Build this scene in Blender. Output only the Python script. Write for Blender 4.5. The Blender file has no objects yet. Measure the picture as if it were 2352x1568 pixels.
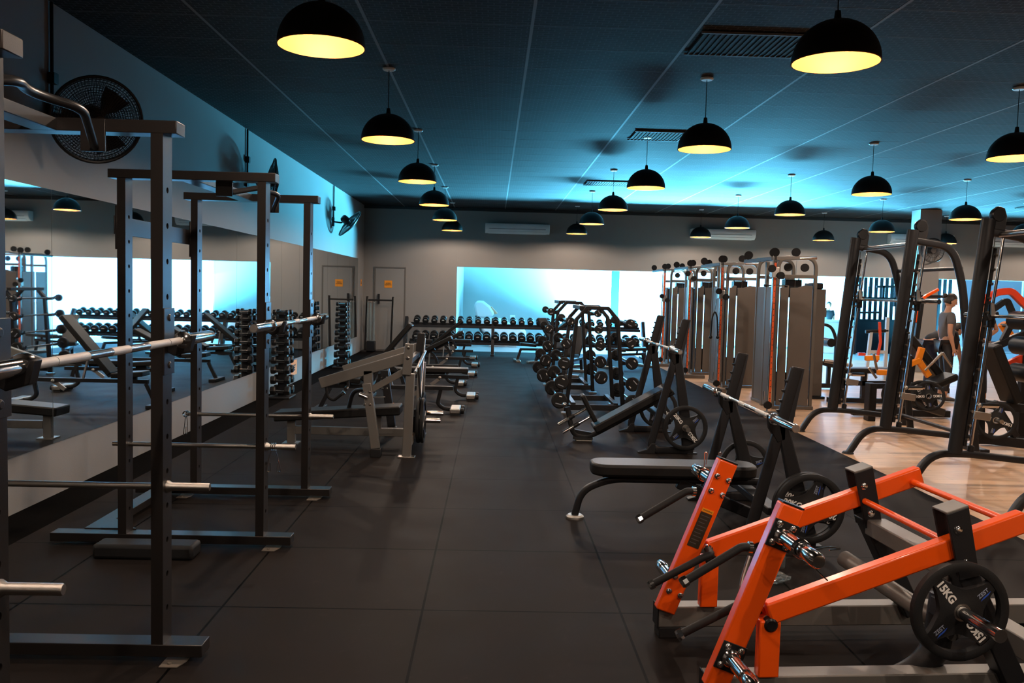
import bpy, bmesh, math, random
from mathutils import Vector, Matrix
random.seed(7)
S = bpy.context.scene
COL = S.collection
V = Vector
PI = math.pi

# ------------------------------------------------------------------ camera
cd = bpy.data.cameras.new('camera')
cam = bpy.data.objects.new('camera', cd)
COL.objects.link(cam)
S.camera = cam
cd.sensor_width = 36.0
cd.lens = 1974.0 / 2352.0 * 36.0
cd.clip_start = 0.05
cd.clip_end = 200
_ya, _pi, _ro = 0.023, 0.0607, 0.0249
_R = Matrix.Rotation(-_ya, 4, 'Z') @ Matrix.Rotation(PI / 2 - _pi, 4, 'X') @ Matrix.Rotation(_ro, 4, 'Z')
cam.matrix_world = Matrix.Translation((0, 0, 1.62)) @ _R

# ------------------------------------------------------------------ colour management
S.view_settings.view_transform = 'Standard'
S.view_settings.look = 'None'
S.view_settings.gamma = 1.0
S.view_settings.use_curve_mapping = False
S.view_settings.exposure = 0.0

# ------------------------------------------------------------------ world: hazy bright daylight outside the facade
w = bpy.data.worlds.new('daylight')
S.world = w
w.use_nodes = True
wn = w.node_tree
wn.nodes['Background'].inputs['Color'].default_value = (0.20, 0.62, 1.15, 1)
wn.nodes['Background'].inputs['Strength'].default_value = 9.0


def area(name, loc, target, sx, sy, power, color, spread=130):
    l = bpy.data.lights.new(name, 'AREA')
    l.shape = 'RECTANGLE'
    l.size = sx
    l.size_y = sy
    l.energy = power
    l.color = color
    l.spread = math.radians(spread)
    o = bpy.data.objects.new(name, l)
    COL.objects.link(o)
    o.location = loc
    o.rotation_euler = (V(target) - V(loc)).to_track_quat('-Z', 'Y').to_euler()
    return o


# daylight thrown up by the sunlit floor just inside and outside the glass front
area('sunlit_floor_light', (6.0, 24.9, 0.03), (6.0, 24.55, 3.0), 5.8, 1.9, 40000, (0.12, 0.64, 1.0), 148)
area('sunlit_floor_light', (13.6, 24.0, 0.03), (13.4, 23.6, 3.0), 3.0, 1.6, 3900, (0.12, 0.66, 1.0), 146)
# added low area lamp in the foyer, aimed to brighten the left wall
area('left_wall_fill', (4.6, 24.7, 0.32), (-3.25, 17.6, 3.1), 1.6, 0.7, 330, (0.10, 0.66, 1.0), 52)

# ------------------------------------------------------------------ materials
MATS = {}


def mat(name, col, rough=0.5, metal=0.0, bump=0.0, bscale=200.0, var=0.0, vscale=3.0, emit=None, estr=0.0, coat=0.0, spec=None, alpha=None, trans=0.0):
    if name in MATS:
        return MATS[name]
    m = bpy.data.materials.new(name)
    m.use_nodes = True
    nt = m.node_tree
    b = nt.nodes['Principled BSDF']
    b.inputs['Base Color'].default_value = (*col, 1)
    b.inputs['Roughness'].default_value = rough
    b.inputs['Metallic'].default_value = metal
    b.inputs['Coat Weight'].default_value = coat
    if coat:
        b.inputs['Coat Roughness'].default_value = 0.12
    if spec is not None:
        b.inputs['Specular IOR Level'].default_value = spec
    if trans:
        b.inputs['Transmission Weight'].default_value = trans
    if emit:
        b.inputs['Emission Color'].default_value = (*emit, 1)
        b.inputs['Emission Strength'].default_value = estr
    tc = nt.nodes.new('ShaderNodeTexCoord')
    if bump:
        n = nt.nodes.new('ShaderNodeTexNoise')
        n.inputs['Scale'].default_value = bscale
        n.inputs['Detail'].default_value = 3
        nt.links.new(tc.outputs['Object'], n.inputs['Vector'])
        bp = nt.nodes.new('ShaderNodeBump')
        bp.inputs['Strength'].default_value = bump
        bp.inputs['Distance'].default_value = 0.002
        nt.links.new(n.outputs['Fac'], bp.inputs['Height'])
        nt.links.new(bp.outputs['Normal'], b.inputs['Normal'])
    n2 = nt.nodes.new('ShaderNodeTexNoise')
    n2.inputs['Scale'].default_value = vscale
    n2.inputs['Detail'].default_value = 4
    nt.links.new(tc.outputs['Object'], n2.inputs['Vector'])
    mx = nt.nodes.new('ShaderNodeMix')
    mx.data_type = 'RGBA'
    v = var if var else 0.05
    mx.inputs[6].default_value = tuple(max(0, c * (1 - v)) for c in col) + (1,)
    mx.inputs[7].default_value = tuple(min(1, c * (1 + v)) for c in col) + (1,)
    nt.links.new(n2.outputs['Fac'], mx.inputs[0])
    nt.links.new(mx.outputs[2], b.inputs['Base Color'])
    MATS[name] = m
    return m


def nodes(m):
    nt = m.node_tree
    return nt, nt.nodes['Principled BSDF']


def nmath(nt, op, a, b=None):
    n = nt.nodes.new('ShaderNodeMath')
    n.operation = op
    for i, x in enumerate((a, b)):
        if x is None:
            continue
        if isinstance(x, (int, float)):
            n.inputs[i].default_value = x
        else:
            nt.links.new(x, n.inputs[i])
    return n.outputs[0]


def gridline(nt, coord, step, off, half):
    """1 on a line every `step`, 0 elsewhere"""
    a = nmath(nt, 'SUBTRACT', coord, off - step / 2)
    a = nmath(nt, 'DIVIDE', a, step)
    a = nmath(nt, 'FRACT', a)
    a = nmath(nt, 'SUBTRACT', a, 0.5)
    a = nmath(nt, 'ABSOLUTE', a)
    return nmath(nt, 'LESS_THAN', a, half / step)


def mixcol(nt, fac, a, b):
    mx = nt.nodes.new('ShaderNodeMix')
    mx.data_type = 'RGBA'
    if isinstance(fac, (int, float)):
        mx.inputs[0].default_value = fac
    else:
        nt.links.new(fac, mx.inputs[0])
    for i, x in ((6, a), (7, b)):
        if isinstance(x, tuple):
            mx.inputs[i].default_value = (*x, 1)
        else:
            nt.links.new(x, mx.inputs[i])
    return mx.outputs[2]


# ------------------------------------------------------------------ mesh builder
def _frame(d, up=V((0, 0, 1))):
    d = d.normalized()
    up = V(up)
    if abs(d.dot(up)) > 0.98:
        up = V((0, 1, 0)) if abs(d.y) < 0.9 else V((1, 0, 0))
    s = d.cross(up).normalized()
    u = s.cross(d).normalized()
    return s, u


def fillet(pts, r, n=6):
    pts = [V(p) for p in pts]
    out = [pts[0]]
    for i in range(1, len(pts) - 1):
        a, b, c = pts[i - 1], pts[i], pts[i + 1]
        d1, d2 = (a - b), (c - b)
        rr = min(r, d1.length * 0.49, d2.length * 0.49)
        p1, p2 = b + d1.normalized() * rr, b + d2.normalized() * rr
        for k in range(n + 1):
            t = k / n
            out.append(p1 * (1 - t) ** 2 + b * 2 * t * (1 - t) + p2 * t * t)
    out.append(pts[-1])
    return out


class B:
    def __init__(self):
        self.bm = bmesh.new()

    def box(self, x0, x1, y0, y1, z0, z1):
        vs = [self.bm.verts.new((x, y, z)) for z in (z0, z1) for x, y in ((x0, y0), (x1, y0), (x1, y1), (x0, y1))]
        for f in ((3, 2, 1, 0), (4, 5, 6, 7), (0, 1, 5, 4), (1, 2, 6, 5), (2, 3, 7, 6), (3, 0, 4, 7)):
            self.bm.faces.new([vs[i] for i in f])
        return self

    def sweep(self, pts, sec, up=(0, 0, 1), caps=True, closed=False, scales=None):
        pts = [V(p) for p in pts]
        rings = []
        n = len(pts)
        s, u = _frame(pts[1] - pts[0], up)
        pd = (pts[1] - pts[0]).normalized()
        for i, p in enumerate(pts):
            if closed:
                d = (pts[(i + 1) % n] - pts[i - 1]).normalized()
                k = 1.0
            elif i == 0:
                d = (pts[1] - pts[0]).normalized()
            elif i == n - 1:
                d = (pts[-1] - pts[-2]).normalized()
            else:
                d = ((pts[i + 1] - p).normalized() + (p - pts[i - 1]).normalized()).normalized()
            q = pd.rotation_difference(d)
            s = (q @ s)
            u = (q @ u)
            s = (s - d * s.dot(d)).normalized()
            u = d.cross(s) * (-1 if d.cross(s).dot(u) < 0 else 1)
            pd = d
            k = 1.0 if scales is None else scales[i]
            rings.append([self.bm.verts.new(p + s * (a * k) + u * (b * k)) for a, b in sec])
        m = len(sec)
        lim = n if closed else n - 1
        for i in range(lim):
            r0, r1 = rings[i], rings[(i + 1) % n]
            for j in range(m):
                try:
                    self.bm.faces.new((r0[j], r0[(j + 1) % m], r1[(j + 1) % m], r1[j]))
                except ValueError:
                    pass
        if caps and not closed:
            self.bm.faces.new(rings[0][::-1])
            self.bm.faces.new(rings[-1])
        return self

    def beam(self, p0, p1, w, h, up=(0, 0, 1), r=0.0):
        """rectangular bar; w across, h along `up`"""
        a, b = w / 2, h / 2
        if r:
            sec = []
            for cx, cy, t0 in ((a - r, b - r, 0), (-a + r, b - r, 90), (-a + r, -b + r, 180), (a - r, -b + r, 270)):
                for k in range(4):
                    t = math.radians(t0 + 30 * k)
                    sec.append((cx + r * math.cos(t), cy + r * math.sin(t)))
        else:
            sec = [(-a, -b), (a, -b), (a, b), (-a, b)]
        return self.sweep([p0, p1], sec, up)

    def rpath(self, pts, w, h, up=(0, 0, 1), r=0.0):
        a, b = w / 2, h / 2
        if r:
            sec = []
            for cx, cy, t0 in ((a - r, b - r, 0), (-a + r, b - r, 90), (-a + r, -b + r, 180), (a - r, -b + r, 270)):
                for k in range(4):
                    t = math.radians(t0 + 30 * k)
                    sec.append((cx + r * math.cos(t), cy + r * math.sin(t)))
        else:
            sec = [(-a, -b), (a, -b), (a, b), (-a, b)]
        return self.sweep(pts, sec, up)

    def tube(self, pts, r, seg=12, closed=False, scales=None, oval=1.0):
        sec = [(r * math.cos(2 * PI * k / seg), oval * r * math.sin(2 * PI * k / seg)) for k in range(seg)]
        return self.sweep(pts, sec, closed=closed, scales=scales)

    def cyl(self, p0, p1, r, seg=20):
        return self.tube([p0, p1], r, seg)

    def lathe(self, prof, o=(0, 0, 0), d=(0, 0, 1), seg=32, close=False):
        """profile [(radius, height)] about the axis d through o"""
        o, d = V(o), V(d).normalized()
        s, u = _frame(d)
        rings = []
        for r, h in prof:
            if r < 1e-6:
                rings.append([self.bm.verts.new(o + d * h)])
            else:
                rings.append([self.bm.verts.new(o + d * h + s * (r * math.cos(2 * PI * k / seg)) + u * (r * math.sin(2 * PI * k / seg))) for k in range(seg)])
        if close:
            rings.append(rings[0])
        for a, b in zip(rings, rings[1:]):
            for j in range(seg):
                j2 = (j + 1) % seg
                if len(a) == 1 and len(b) == 1:
                    continue
                if len(a) == 1:
                    self.bm.faces.new((a[0], b[j2], b[j]))
                elif len(b) == 1:
                    self.bm.faces.new((a[j], a[j2], b[0]))
                else:
                    self.bm.faces.new((a[j], a[j2], b[j2], b[j]))
        return self

    def prism(self, pts, t, o=(0, 0, 0), ax=(1, 0, 0), ay=(0, 0, 1)):
        """outline pts (2D) in plane (ax, ay) through o, centred thickness t"""
        o, ax, ay = V(o), V(ax).normalized(), V(ay).normalized()
        n = ax.cross(ay).normalized()
        f = [self.bm.verts.new(o + ax * a + ay * b + n * t / 2) for a, b in pts]
        g = [self.bm.verts.new(o + ax * a + ay * b - n * t / 2) for a, b in pts]
        self.bm.faces.new(f)
        self.bm.faces.new(g[::-1])
        m = len(pts)
        for i in range(m):
            self.bm.faces.new((f[(i + 1) % m], f[i], g[i], g[(i + 1) % m]))
        return self

    def ball(self, c, r, seg=14, sc=(1, 1, 1)):
        ret = bmesh.ops.create_uvsphere(self.bm, u_segments=seg, v_segments=max(6, seg // 2 + 1), radius=r)
        for v in ret['verts']:
            v.co = V((v.co.x * sc[0], v.co.y * sc[1], v.co.z * sc[2])) + V(c)
        return self

    def xf(self, M):
        self.bm.transform(M)
        return self

    def build(self, name, m, parent=None, bevel=0.0, smooth=True, at=None, sub=0, fix=True):
        bm = self.bm
        if fix:
            bmesh.ops.recalc_face_normals(bm, faces=bm.faces[:])
        if smooth:
            for f in bm.faces:
                f.smooth = True
            for e in bm.edges:
                if len(e.link_faces) == 2:
                    try:
                        e.smooth = e.calc_face_angle() < 0.62
                    except ValueError:
                        pass
        me = bpy.data.meshes.new(name)
        bm.to_mesh(me)
        bm.free()
        if isinstance(m, (list, tuple)):
            for x in m:
                me.materials.append(x)
        else:
            me.materials.append(m)
        o = bpy.data.objects.new(name, me)
        COL.objects.link(o)
        if bevel:
            bv = o.modifiers.new('bevel', 'BEVEL')
            bv.width = bevel
            bv.segments = 2
            bv.limit_method = 'ANGLE'
            bv.angle_limit = 0.7
        if sub:
            ss = o.modifiers.new('sub', 'SUBSURF')
            ss.levels = sub
            ss.render_levels = sub
        if parent is not None:
            o.parent = parent
            if parent.name in WROOT:
                # mesh was built in world coordinates below an unrotated root
                o.location = -WROOT[parent.name]
        if at is not None:
            o.location = at
        return o


WROOT = {}


def label(o, lab, cat, group=None):
    o['label'] = lab
    o['category'] = cat
    if group:
        o['group'] = group
    return o


def thing(name, lab, cat, loc=(0, 0, 0), rz=0.0, group=None, world=False):
    o = bpy.data.objects.new(name, None)
    o.empty_display_size = 0.1
    COL.objects.link(o)
    o.location = loc
    o.rotation_euler = (0, 0, rz)
    label(o, lab, cat, group)
    if world:
        WROOT[o.name] = V(loc)
    return o


def struct(name, b, m, **k):
    o = b.build(name, m, **k)
    if o.parent is None:
        o['kind'] = 'structure'
    return o


def dup(r, loc, rz=0.0, lab=None, group=None, rot=None, scale=None):
    c = r.copy()
    COL.objects.link(c)
    c.location = loc
    c.rotation_euler = rot if rot else (0, 0, rz)
    if scale:
        c.scale = (scale,) * 3
    if lab:
        c['label'] = lab
    if group:
        c['group'] = group

    def rec(a, b):
        for ch in list(a.children):
            d = ch.copy()
            COL.objects.link(d)
            d.parent = b
            rec(ch, d)
    rec(r, c)
    return c


def text_bm(s, size, bold=0.0):
    cu = bpy.data.curves.new('lettering', 'FONT')
    cu.body = s
    cu.size = size
    cu.align_x = 'CENTER'
    cu.align_y = 'CENTER'
    cu.extrude = size * 0.012
    cu.offset = bold
    cu.resolution_u = 3
    o = bpy.data.objects.new('lettering', cu)
    COL.objects.link(o)
    me = bpy.data.meshes.new_from_object(o)
    bpy.data.objects.remove(o)
    bpy.data.curves.remove(cu)
    b = B()
    b.bm.from_mesh(me)
    bpy.data.meshes.remove(me)
    return b


# ------------------------------------------------------------------ palette
m_black = mat('black_powder_coat', (0.022, 0.022, 0.025), 0.42, 0.0, 0.35, 500, var=0.15, spec=0.22)
m_rack = mat('rack_powder_coat', (0.016, 0.0135, 0.013), 0.30, 0.0, 0.10, 350, var=0.2, spec=0.4)
m_char = mat('charcoal_paint', (0.019, 0.019, 0.021), 0.38, 0.1, 0.3, 500, var=0.15, spec=0.22)
m_grey = mat('warm_grey_paint', (0.165, 0.155, 0.143), 0.36, 0.15, 0.25, 450, var=0.1)
m_chrome = mat('chrome', (0.78, 0.78, 0.78), 0.12, 1.0)
m_steel = mat('brushed_steel', (0.46, 0.44, 0.41), 0.30, 1.0, 0.3, 900, var=0.2)
m_knurl = mat('knurled_steel', (0.55, 0.52, 0.48), 0.48, 1.0, 0.9, 1500)
m_rub = mat('black_rubber', (0.016, 0.016, 0.017), 0.55, 0, 0.3, 300, var=0.2, spec=0.22)
m_vinyl = mat('black_vinyl', (0.012, 0.0115, 0.0115), 0.42, 0, 0.35, 260, var=0.25, spec=0.22)
m_orange = mat('orange_paint', (1.0, 0.105, 0.004), 0.30, 0.0, 0.12, 500, var=0.02, coat=0.35)
m_amber = mat('amber_paint', (0.95, 0.28, 0.01), 0.35, 0.0, coat=0.3)
m_red = mat('red_paint', (0.75, 0.06, 0.02), 0.35, 0.0, coat=0.3)
m_white = mat('white_print', (0.85, 0.82, 0.78), 0.5)
m_blue = mat('blue_print', (0.03, 0.10, 0.55), 0.5)
m_sign = mat('orange_sign', (0.95, 0.33, 0.01), 0.5)
m_ink = mat('dark_ink', (0.03, 0.02, 0.01), 0.6)
m_cap = mat('black_plastic', (0.012, 0.012, 0.013), 0.35, spec=0.22)
m_whitep = mat('white_plastic', (0.75, 0.78, 0.80), 0.35)
# ------------------------------------------------------------------ the room
XL, XR, YF, YB, ZC = -3.25, 16.5, -5.0, 21.6, 3.61
WY = 26.4

# floor: rubber mats in one metre squares
m_mat = mat('rubber_floor_mats', (0.042, 0.037, 0.035), 0.50)
nt, bs = nodes(m_mat)
tc = nt.nodes.new('ShaderNodeTexCoord')
sp = nt.nodes.new('ShaderNodeSeparateXYZ')
nt.links.new(tc.outputs['Object'], sp.inputs[0])
g1 = gridline(nt, sp.outputs['X'], 1.0, 0.681, 0.006)
g2 = gridline(nt, sp.outputs['Y'], 1.0, 0.24, 0.006)
g = nmath(nt, 'MAXIMUM', g1, g2)
n1 = nt.nodes.new('ShaderNodeTexNoise'); n1.inputs['Scale'].default_value = 2.3; n1.inputs['Detail'].default_value = 6
n2 = nt.nodes.new('ShaderNodeTexNoise'); n2.inputs['Scale'].default_value = 420; n2.inputs['Detail'].default_value = 2
n3 = nt.nodes.new('ShaderNodeTexNoise'); n3.inputs['Scale'].default_value = 9; n3.inputs['Detail'].default_value = 7; n3.inputs['Roughness'].default_value = 0.7
for n in (n1, n2, n3):
    nt.links.new(tc.outputs['Object'], n.inputs['Vector'])
c = mixcol(nt, n1.outputs['Fac'], (0.0115, 0.0093, 0.0086), (0.0235, 0.0195, 0.0180))
sc = nmath(nt, 'MULTIPLY', nmath(nt, 'SUBTRACT', n3.outputs['Fac'], 0.60), 3.2)
scn = nt.nodes.new('ShaderNodeClamp'); nt.links.new(sc, scn.inputs[0])
c = mixcol(nt, nmath(nt, 'MULTIPLY', scn.outputs[0], 0.6), c, (0.046, 0.040, 0.036))
# every tile has its own slight tone
wn_ = nt.nodes.new('ShaderNodeTexWhiteNoise'); wn_.noise_dimensions = '2D'
cb = nt.nodes.new('ShaderNodeCombineXYZ')
nt.links.new(nmath(nt, 'FLOOR', nmath(nt, 'SUBTRACT', sp.outputs['X'], 0.681)), cb.inputs[0])
nt.links.new(nmath(nt, 'FLOOR', nmath(nt, 'SUBTRACT', sp.outputs['Y'], 0.24)), cb.inputs[1])
nt.links.new(cb.outputs[0], wn_.inputs['Vector'])
c = mixcol(nt, nmath(nt, 'MULTIPLY', wn_.outputs['Value'], 0.22), c, (0.0062, 0.0053, 0.0050))
c = mixcol(nt, g, c, (0.0004, 0.0004, 0.0004))
nt.links.new(c, bs.inputs['Base Color'])
bp = nt.nodes.new('ShaderNodeBump'); bp.inputs['Strength'].default_value = 0.35; bp.inputs['Distance'].default_value = 0.003
hh = nmath(nt, 'SUBTRACT', nmath(nt, 'MULTIPLY', n2.outputs['Fac'], 0.3), g)
nt.links.new(hh, bp.inputs['Height']); nt.links.new(bp.outputs['Normal'], bs.inputs['Normal'])
rr = nmath(nt, 'ADD', nmath(nt, 'MULTIPLY', n1.outputs['Fac'], 0.20), 0.46)
bs.inputs['Specular IOR Level'].default_value = 0.03
nt.links.new(rr, bs.inputs['Roughness'])
struct('floor', B().box(-2.89, 3.66, YF, 22.1, -0.05, 0.0), m_mat, smooth=False)

m_mat2 = mat('dark_floor_strip', (0.0065, 0.006, 0.006), 0.9, 0, 0.4, 300, spec=0.01)
struct('floor_strip', B().box(XL - 0.02, -2.893, YF, 22.1, -0.05, -0.001), m_mat2, smooth=False)  # darker strip of floor along the left wall

# wood-look plank floor on the right
m_wood = mat('wood_plank_floor', (0.5, 0.34, 0.2), 0.3)
nt, bs = nodes(m_wood)
tc = nt.nodes.new('ShaderNodeTexCoord')
br = nt.nodes.new('ShaderNodeTexBrick')
br.inputs['Scale'].default_value = 1.0
br.inputs['Brick Width'].default_value = 1.2
br.inputs['Row Height'].default_value = 0.19
br.inputs['Mortar Size'].default_value = 0.0018
br.inputs['Color1'].default_value = (0.62, 0.38, 0.22, 1)
br.inputs['Color2'].default_value = (0.46, 0.27, 0.155, 1)
br.inputs['Mortar'].default_value = (0.12, 0.07, 0.045, 1)
nt.links.new(tc.outputs['Object'], br.inputs['Vector'])
mp = nt.nodes.new('ShaderNodeMapping'); mp.inputs['Scale'].default_value = (1.2, 9, 1)
nt.links.new(tc.outputs['Object'], mp.inputs[0])
n1 = nt.nodes.new('ShaderNodeTexNoise'); n1.inputs['Scale'].default_value = 1.6; n1.inputs['Detail'].default_value = 8; n1.inputs['Roughness'].default_value = 0.65
nt.links.new(mp.outputs[0], n1.inputs['Vector'])
fc = nmath(nt, 'MULTIPLY', nmath(nt, 'SUBTRACT', n1.outputs['Fac'], 0.35), 1.7)
c = mixcol(nt, fc, br.outputs['Color'], (0.82, 0.60, 0.42))
nt.links.new(c, bs.inputs['Base Color'])
bs.inputs['Roughness'].default_value = 0.36
struct('floor_wood', B().box(3.663, XR, YF, 22.1, -0.05, -0.002), m_wood, smooth=False)

m_tile = mat('pale_stone_floor', (0.36, 0.37, 0.38), 0.3, var=0.1)
struct('floor_foyer', B().box(-3.2, XR, 22.103, 30.0, -0.05, -0.003), m_tile, smooth=False)

# ceiling: patterned tiles in a T-bar grid
m_ceil = mat('patterned_ceiling_tiles', (0.05, 0.055, 0.06), 0.5)
nt, bs = nodes(m_ceil)
tc = nt.nodes.new('ShaderNodeTexCoord')
sp = nt.nodes.new('ShaderNodeSeparateXYZ')
nt.links.new(tc.outputs['Object'], sp.inputs[0])
br = nt.nodes.new('ShaderNodeTexBrick')
br.inputs['Scale'].default_value = 1.0
br.inputs['Brick Width'].default_value = 0.085
br.inputs['Row Height'].default_value = 0.052
br.inputs['Mortar Size'].default_value = 0.0042
br.offset = 0.5
br.inputs['Color1'].default_value = (0.022, 0.023, 0.024, 1)
br.inputs['Color2'].default_value = (0.010, 0.011, 0.012, 1)
br.inputs['Mortar'].default_value = (0.085, 0.088, 0.092, 1)
nt.links.new(tc.outputs['Object'], br.inputs['Vector'])
stripe = gridline(nt, sp.outputs['X'], 0.0142, 0, 0.003)
c = mixcol(nt, nmath(nt, 'MULTIPLY', stripe, 0.35), br.outputs['Color'], (0.02, 0.02, 0.022))
nt.links.new(c, bs.inputs['Base Color'])
bp = nt.nodes.new('ShaderNodeBump'); bp.inputs['Strength'].default_value = 0.4; bp.inputs['Distance'].default_value = 0.004
nt.links.new(br.outputs['Fac'], bp.inputs['Height']); nt.links.new(bp.outputs['Normal'], bs.inputs['Normal'])
bs.inputs['Specular IOR Level'].default_value = 0.15
bs.inputs['Roughness'].default_value = 0.7
struct('ceiling', B().box(XL, XR, YF, YB, ZC, ZC + 0.1), m_ceil, smooth=False)
m_tbar = mat('ceiling_t_bars', (0.16, 0.165, 0.17), 0.6)
b = B()
x = 0.245 - 1.25 * 2
while x < XR:
    b.box(x - 0.012, x + 0.012, YF, YB, ZC - 0.0018, ZC - 0.0005)
    x += 1.25
b2 = B()
y = 6.0 - 0.62 * 17
while y < YB - 0.05:
    b2.box(XL, XR, y - 0.005, y + 0.005, ZC - 0.0012, ZC - 0.0006)
    y += 0.62
struct('trim_1', b, m_tbar, smooth=False)
m_tbar2 = mat('ceiling_cross_bars', (0.085, 0.088, 0.092), 0.6)
struct('trim_2', b2, m_tbar2, smooth=False)

# walls
m_wall = mat('grey_wall_paint', (0.235, 0.23, 0.225), 0.62, 0, 0.35, 90, var=0.06, vscale=1.5)
m_backw = mat('taupe_wall_paint', (0.27, 0.26, 0.25), 0.66, 0, 0.2, 90, var=0.04, vscale=1.5)
m_lwall = mat('white_wall_paint', (0.40, 0.40, 0.39), 0.6, 0, 0.2, 90, var=0.04)
struct('wall_left', B().box(XL - 0.15, XL, YF, YB, -0.05, ZC + 0.1), m_wall, smooth=False)
m_darkw = mat('charcoal_wall_paint', (0.05, 0.048, 0.048), 0.7)
struct('wall_rear', B().box(XL - 0.15, XR + 0.15, YF - 0.15, YF, -0.05, ZC + 0.1), m_darkw, smooth=False)
struct('wall_right', B().box(XR, XR + 0.15, YF, 30, -0.05, ZC + 0.1), m_darkw, smooth=False)
b = B()
b.box(XL - 0.15, -0.92, YB, YB + 0.15, -0.05, ZC + 0.1)
struct('wall_back', b, m_backw, smooth=False)
struct('wall_back_header', B().box(-0.9195, XR, YB, YB + 0.15, 2.145, ZC + 0.1), m_backw, smooth=False)
# shade at the ceiling and back wall corner, put in as a dark strip
m_dark = mat('header_shade', (0.02, 0.022, 0.025), 0.6)
struct('shade_strip', B().box(XL + 0.001, XR, YB - 0.06, YB - 0.001, ZC - 0.07, ZC - 0.008), m_dark, smooth=False)

# foyer beyond the opening: side wall, end wall, glass front
struct('wall_foyer_side', B().box(-1.07, -0.92, YB + 0.153, WY, -0.05, 3.0), m_lwall, smooth=False)
struct('wall_foyer_end', B().box(-1.07, 2.0, WY + 0.002, WY + 0.15, -0.05, 3.0), m_lwall, smooth=False)
struct('ceiling_foyer', B().box(-1.07, XR, YB + 0.153, WY + 0.2, 2.9, 3.0), mat('dark_foyer_ceiling', (0.03, 0.03, 0.032), 0.8), smooth=False)
m_alu = mat('grey_window_frame', (0.010, 0.014, 0.017), 0.7, spec=0.1)
m_glass = bpy.data.materials.new('clear_glass')
m_glass.use_nodes = True
gb = m_glass.node_tree.nodes['Principled BSDF']
gb.inputs['Base Color'].default_value = (0.95, 1, 1, 1)
gb.inputs['Roughness'].default_value = 0.0
gb.inputs['Transmission Weight'].default_value = 1.0
gb.inputs['IOR'].default_value = 1.05
gb.inputs['Alpha'].default_value = 0.12
wi = 1
for x0, x1 in ((2.0, 3.62), (3.85, 7.0), (7.0, 9.35), (9.35, 12.6), (12.6, 15.2), (15.2, XR)):
    f = B()
    f.box(x0, x0 + 0.05, WY, WY + 0.08, 0, 2.9).box(x1 - 0.05, x1, WY, WY + 0.08, 0, 2.9).box(x0 + .05, x1 - .05, WY, WY + 0.08, 2.84, 2.9).box(x0 + .05, x1 - .05, WY, WY + 0.08, 0, 0.05)
    fo = struct('window_%d' % wi, f, mat('pale_window_frame', (0.7, 0.75, 0.78), 0.4), smooth=False)
    g = B().box(x0 + 0.05, x1 - 0.05, WY + 0.03, WY + 0.036, 0.05, 2.84).build('glass_pane', m_glass, fo, smooth=False)
    wi += 1
struct('trim_4', B().box(3.62, 3.85, WY - 0.1, WY + 0.12, 0, 2.9), m_alu, smooth=False)
# bright paving outside
struct('floor_forecourt', B().box(-8, 24, 30.0, 60, -0.08, -0.02), mat('pale_paving', (0.8, 0.8, 0.78), 0.7), smooth=False)

# door in the back wall, painted like the wall
d = B().box(-2.955, -2.235, YB - 0.018, YB - 0.002, 0.03, 2.06)
door = struct('door_1', d, m_backw, bevel=0.003)
B().box(-2.99, -2.96, YB - 0.02, YB - 0.001, 0, 2.10).box(-2.23, -2.20, YB - 0.02, YB - 0.001, 0, 2.10).box(-2.96, -2.23, YB - 0.02, YB - 0.001, 2.07, 2.10).build('door_frame', mat('door_frame_paint', (0.13, 0.12, 0.11), 0.6), door, smooth=False)
B().beam((-2.86, YB - 0.045, 1.18), (-2.86, YB - 0.045, 1.42), 0.05, 0.03, up=(0, 1, 0)).build('door_handle', m_black, door, bevel=0.004)

# mirror panels on the left wall (z 0.39 to 2.26)
m_mirror = mat('mirror_silver', (0.80, 0.86, 0.88), 0.015, 1.0, var=0.001)
seams = [-5.0 + 0.0, -2.2, -0.1, 2.0, 4.2, 6.4, 7.75, 9.35, 10.95, 12.1, 13.25, 14.45, 15.7, 16.9, 17.95, 19.45, 20.66]
lab_m = ['from the near end', ]
for i, (a, c_) in enumerate(zip(seams, seams[1:])):
    if c_ < 3:
        continue
    o = B().box(XL + 0.001, XL + 0.007, a + 0.003, c_ - 0.003, 0.392, 2.262).build('wall_mirror', m_mirror, smooth=False)
    n = i - 4
    where = {0: 'nearest mirror panel on the left wall, partly behind the first squat rack', 15 - 3: ''}
    ords = ['first', 'second', 'third', 'fourth', 'fifth', 'sixth', 'seventh', 'eighth', 'ninth', 'tenth', 'eleventh', 'twelfth', 'thirteenth', 'fourteenth']
    label(o, 'tall mirror panel on the left wall, %s from the near end' % ords[i - 3 if i >= 3 else 0], 'mirror', 'mirror panels along the left wall')

# air conditioners high on the back wall
def aircon(x0, z0, lab):
    r = thing('air_conditioner', lab, 'air conditioner', (x0, YB, z0), group='split air conditioners on the back wall')
    wd = 1.6
    prof = [(0, 0.02), (-0.03, 0.0), (-0.12, 0.0), (-0.2, 0.05), (-0.235, 0.12), (-0.235, 0.2), (-0.21, 0.24), (0, 0.24)]
    B().prism([(y, z) for y, z in prof], wd, o=(wd / 2, -0.002, 0), ax=(0, 1, 0), ay=(0, 0, 1)).build('housing', m_whitep, r, bevel=0.008)
    B().box(0.1, wd - 0.1, -0.243, -0.238, 0.10, 0.112).build('air_slot', mat('grey_plastic', (0.25, 0.27, 0.3), 0.5), r)
    B().beam((0.08, -0.165, 0.015), (wd - 0.08, -0.165, 0.015), 0.09, 0.006, up=(0, 0.6, 0.8)).build('louvre', m_whitep, r)
    return r


aircon(-0.24, 3.0, 'white split air conditioner on the back wall, leftmost, above the wide opening')
aircon(4.9, 3.0, 'white split air conditioner on the back wall above the cable towers')
aircon(9.9, 3.0, 'white split air conditioner on the back wall left of the grey column')
aircon(12.4, 3.0, 'white split air conditioner on the back wall right of the grey column')

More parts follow.
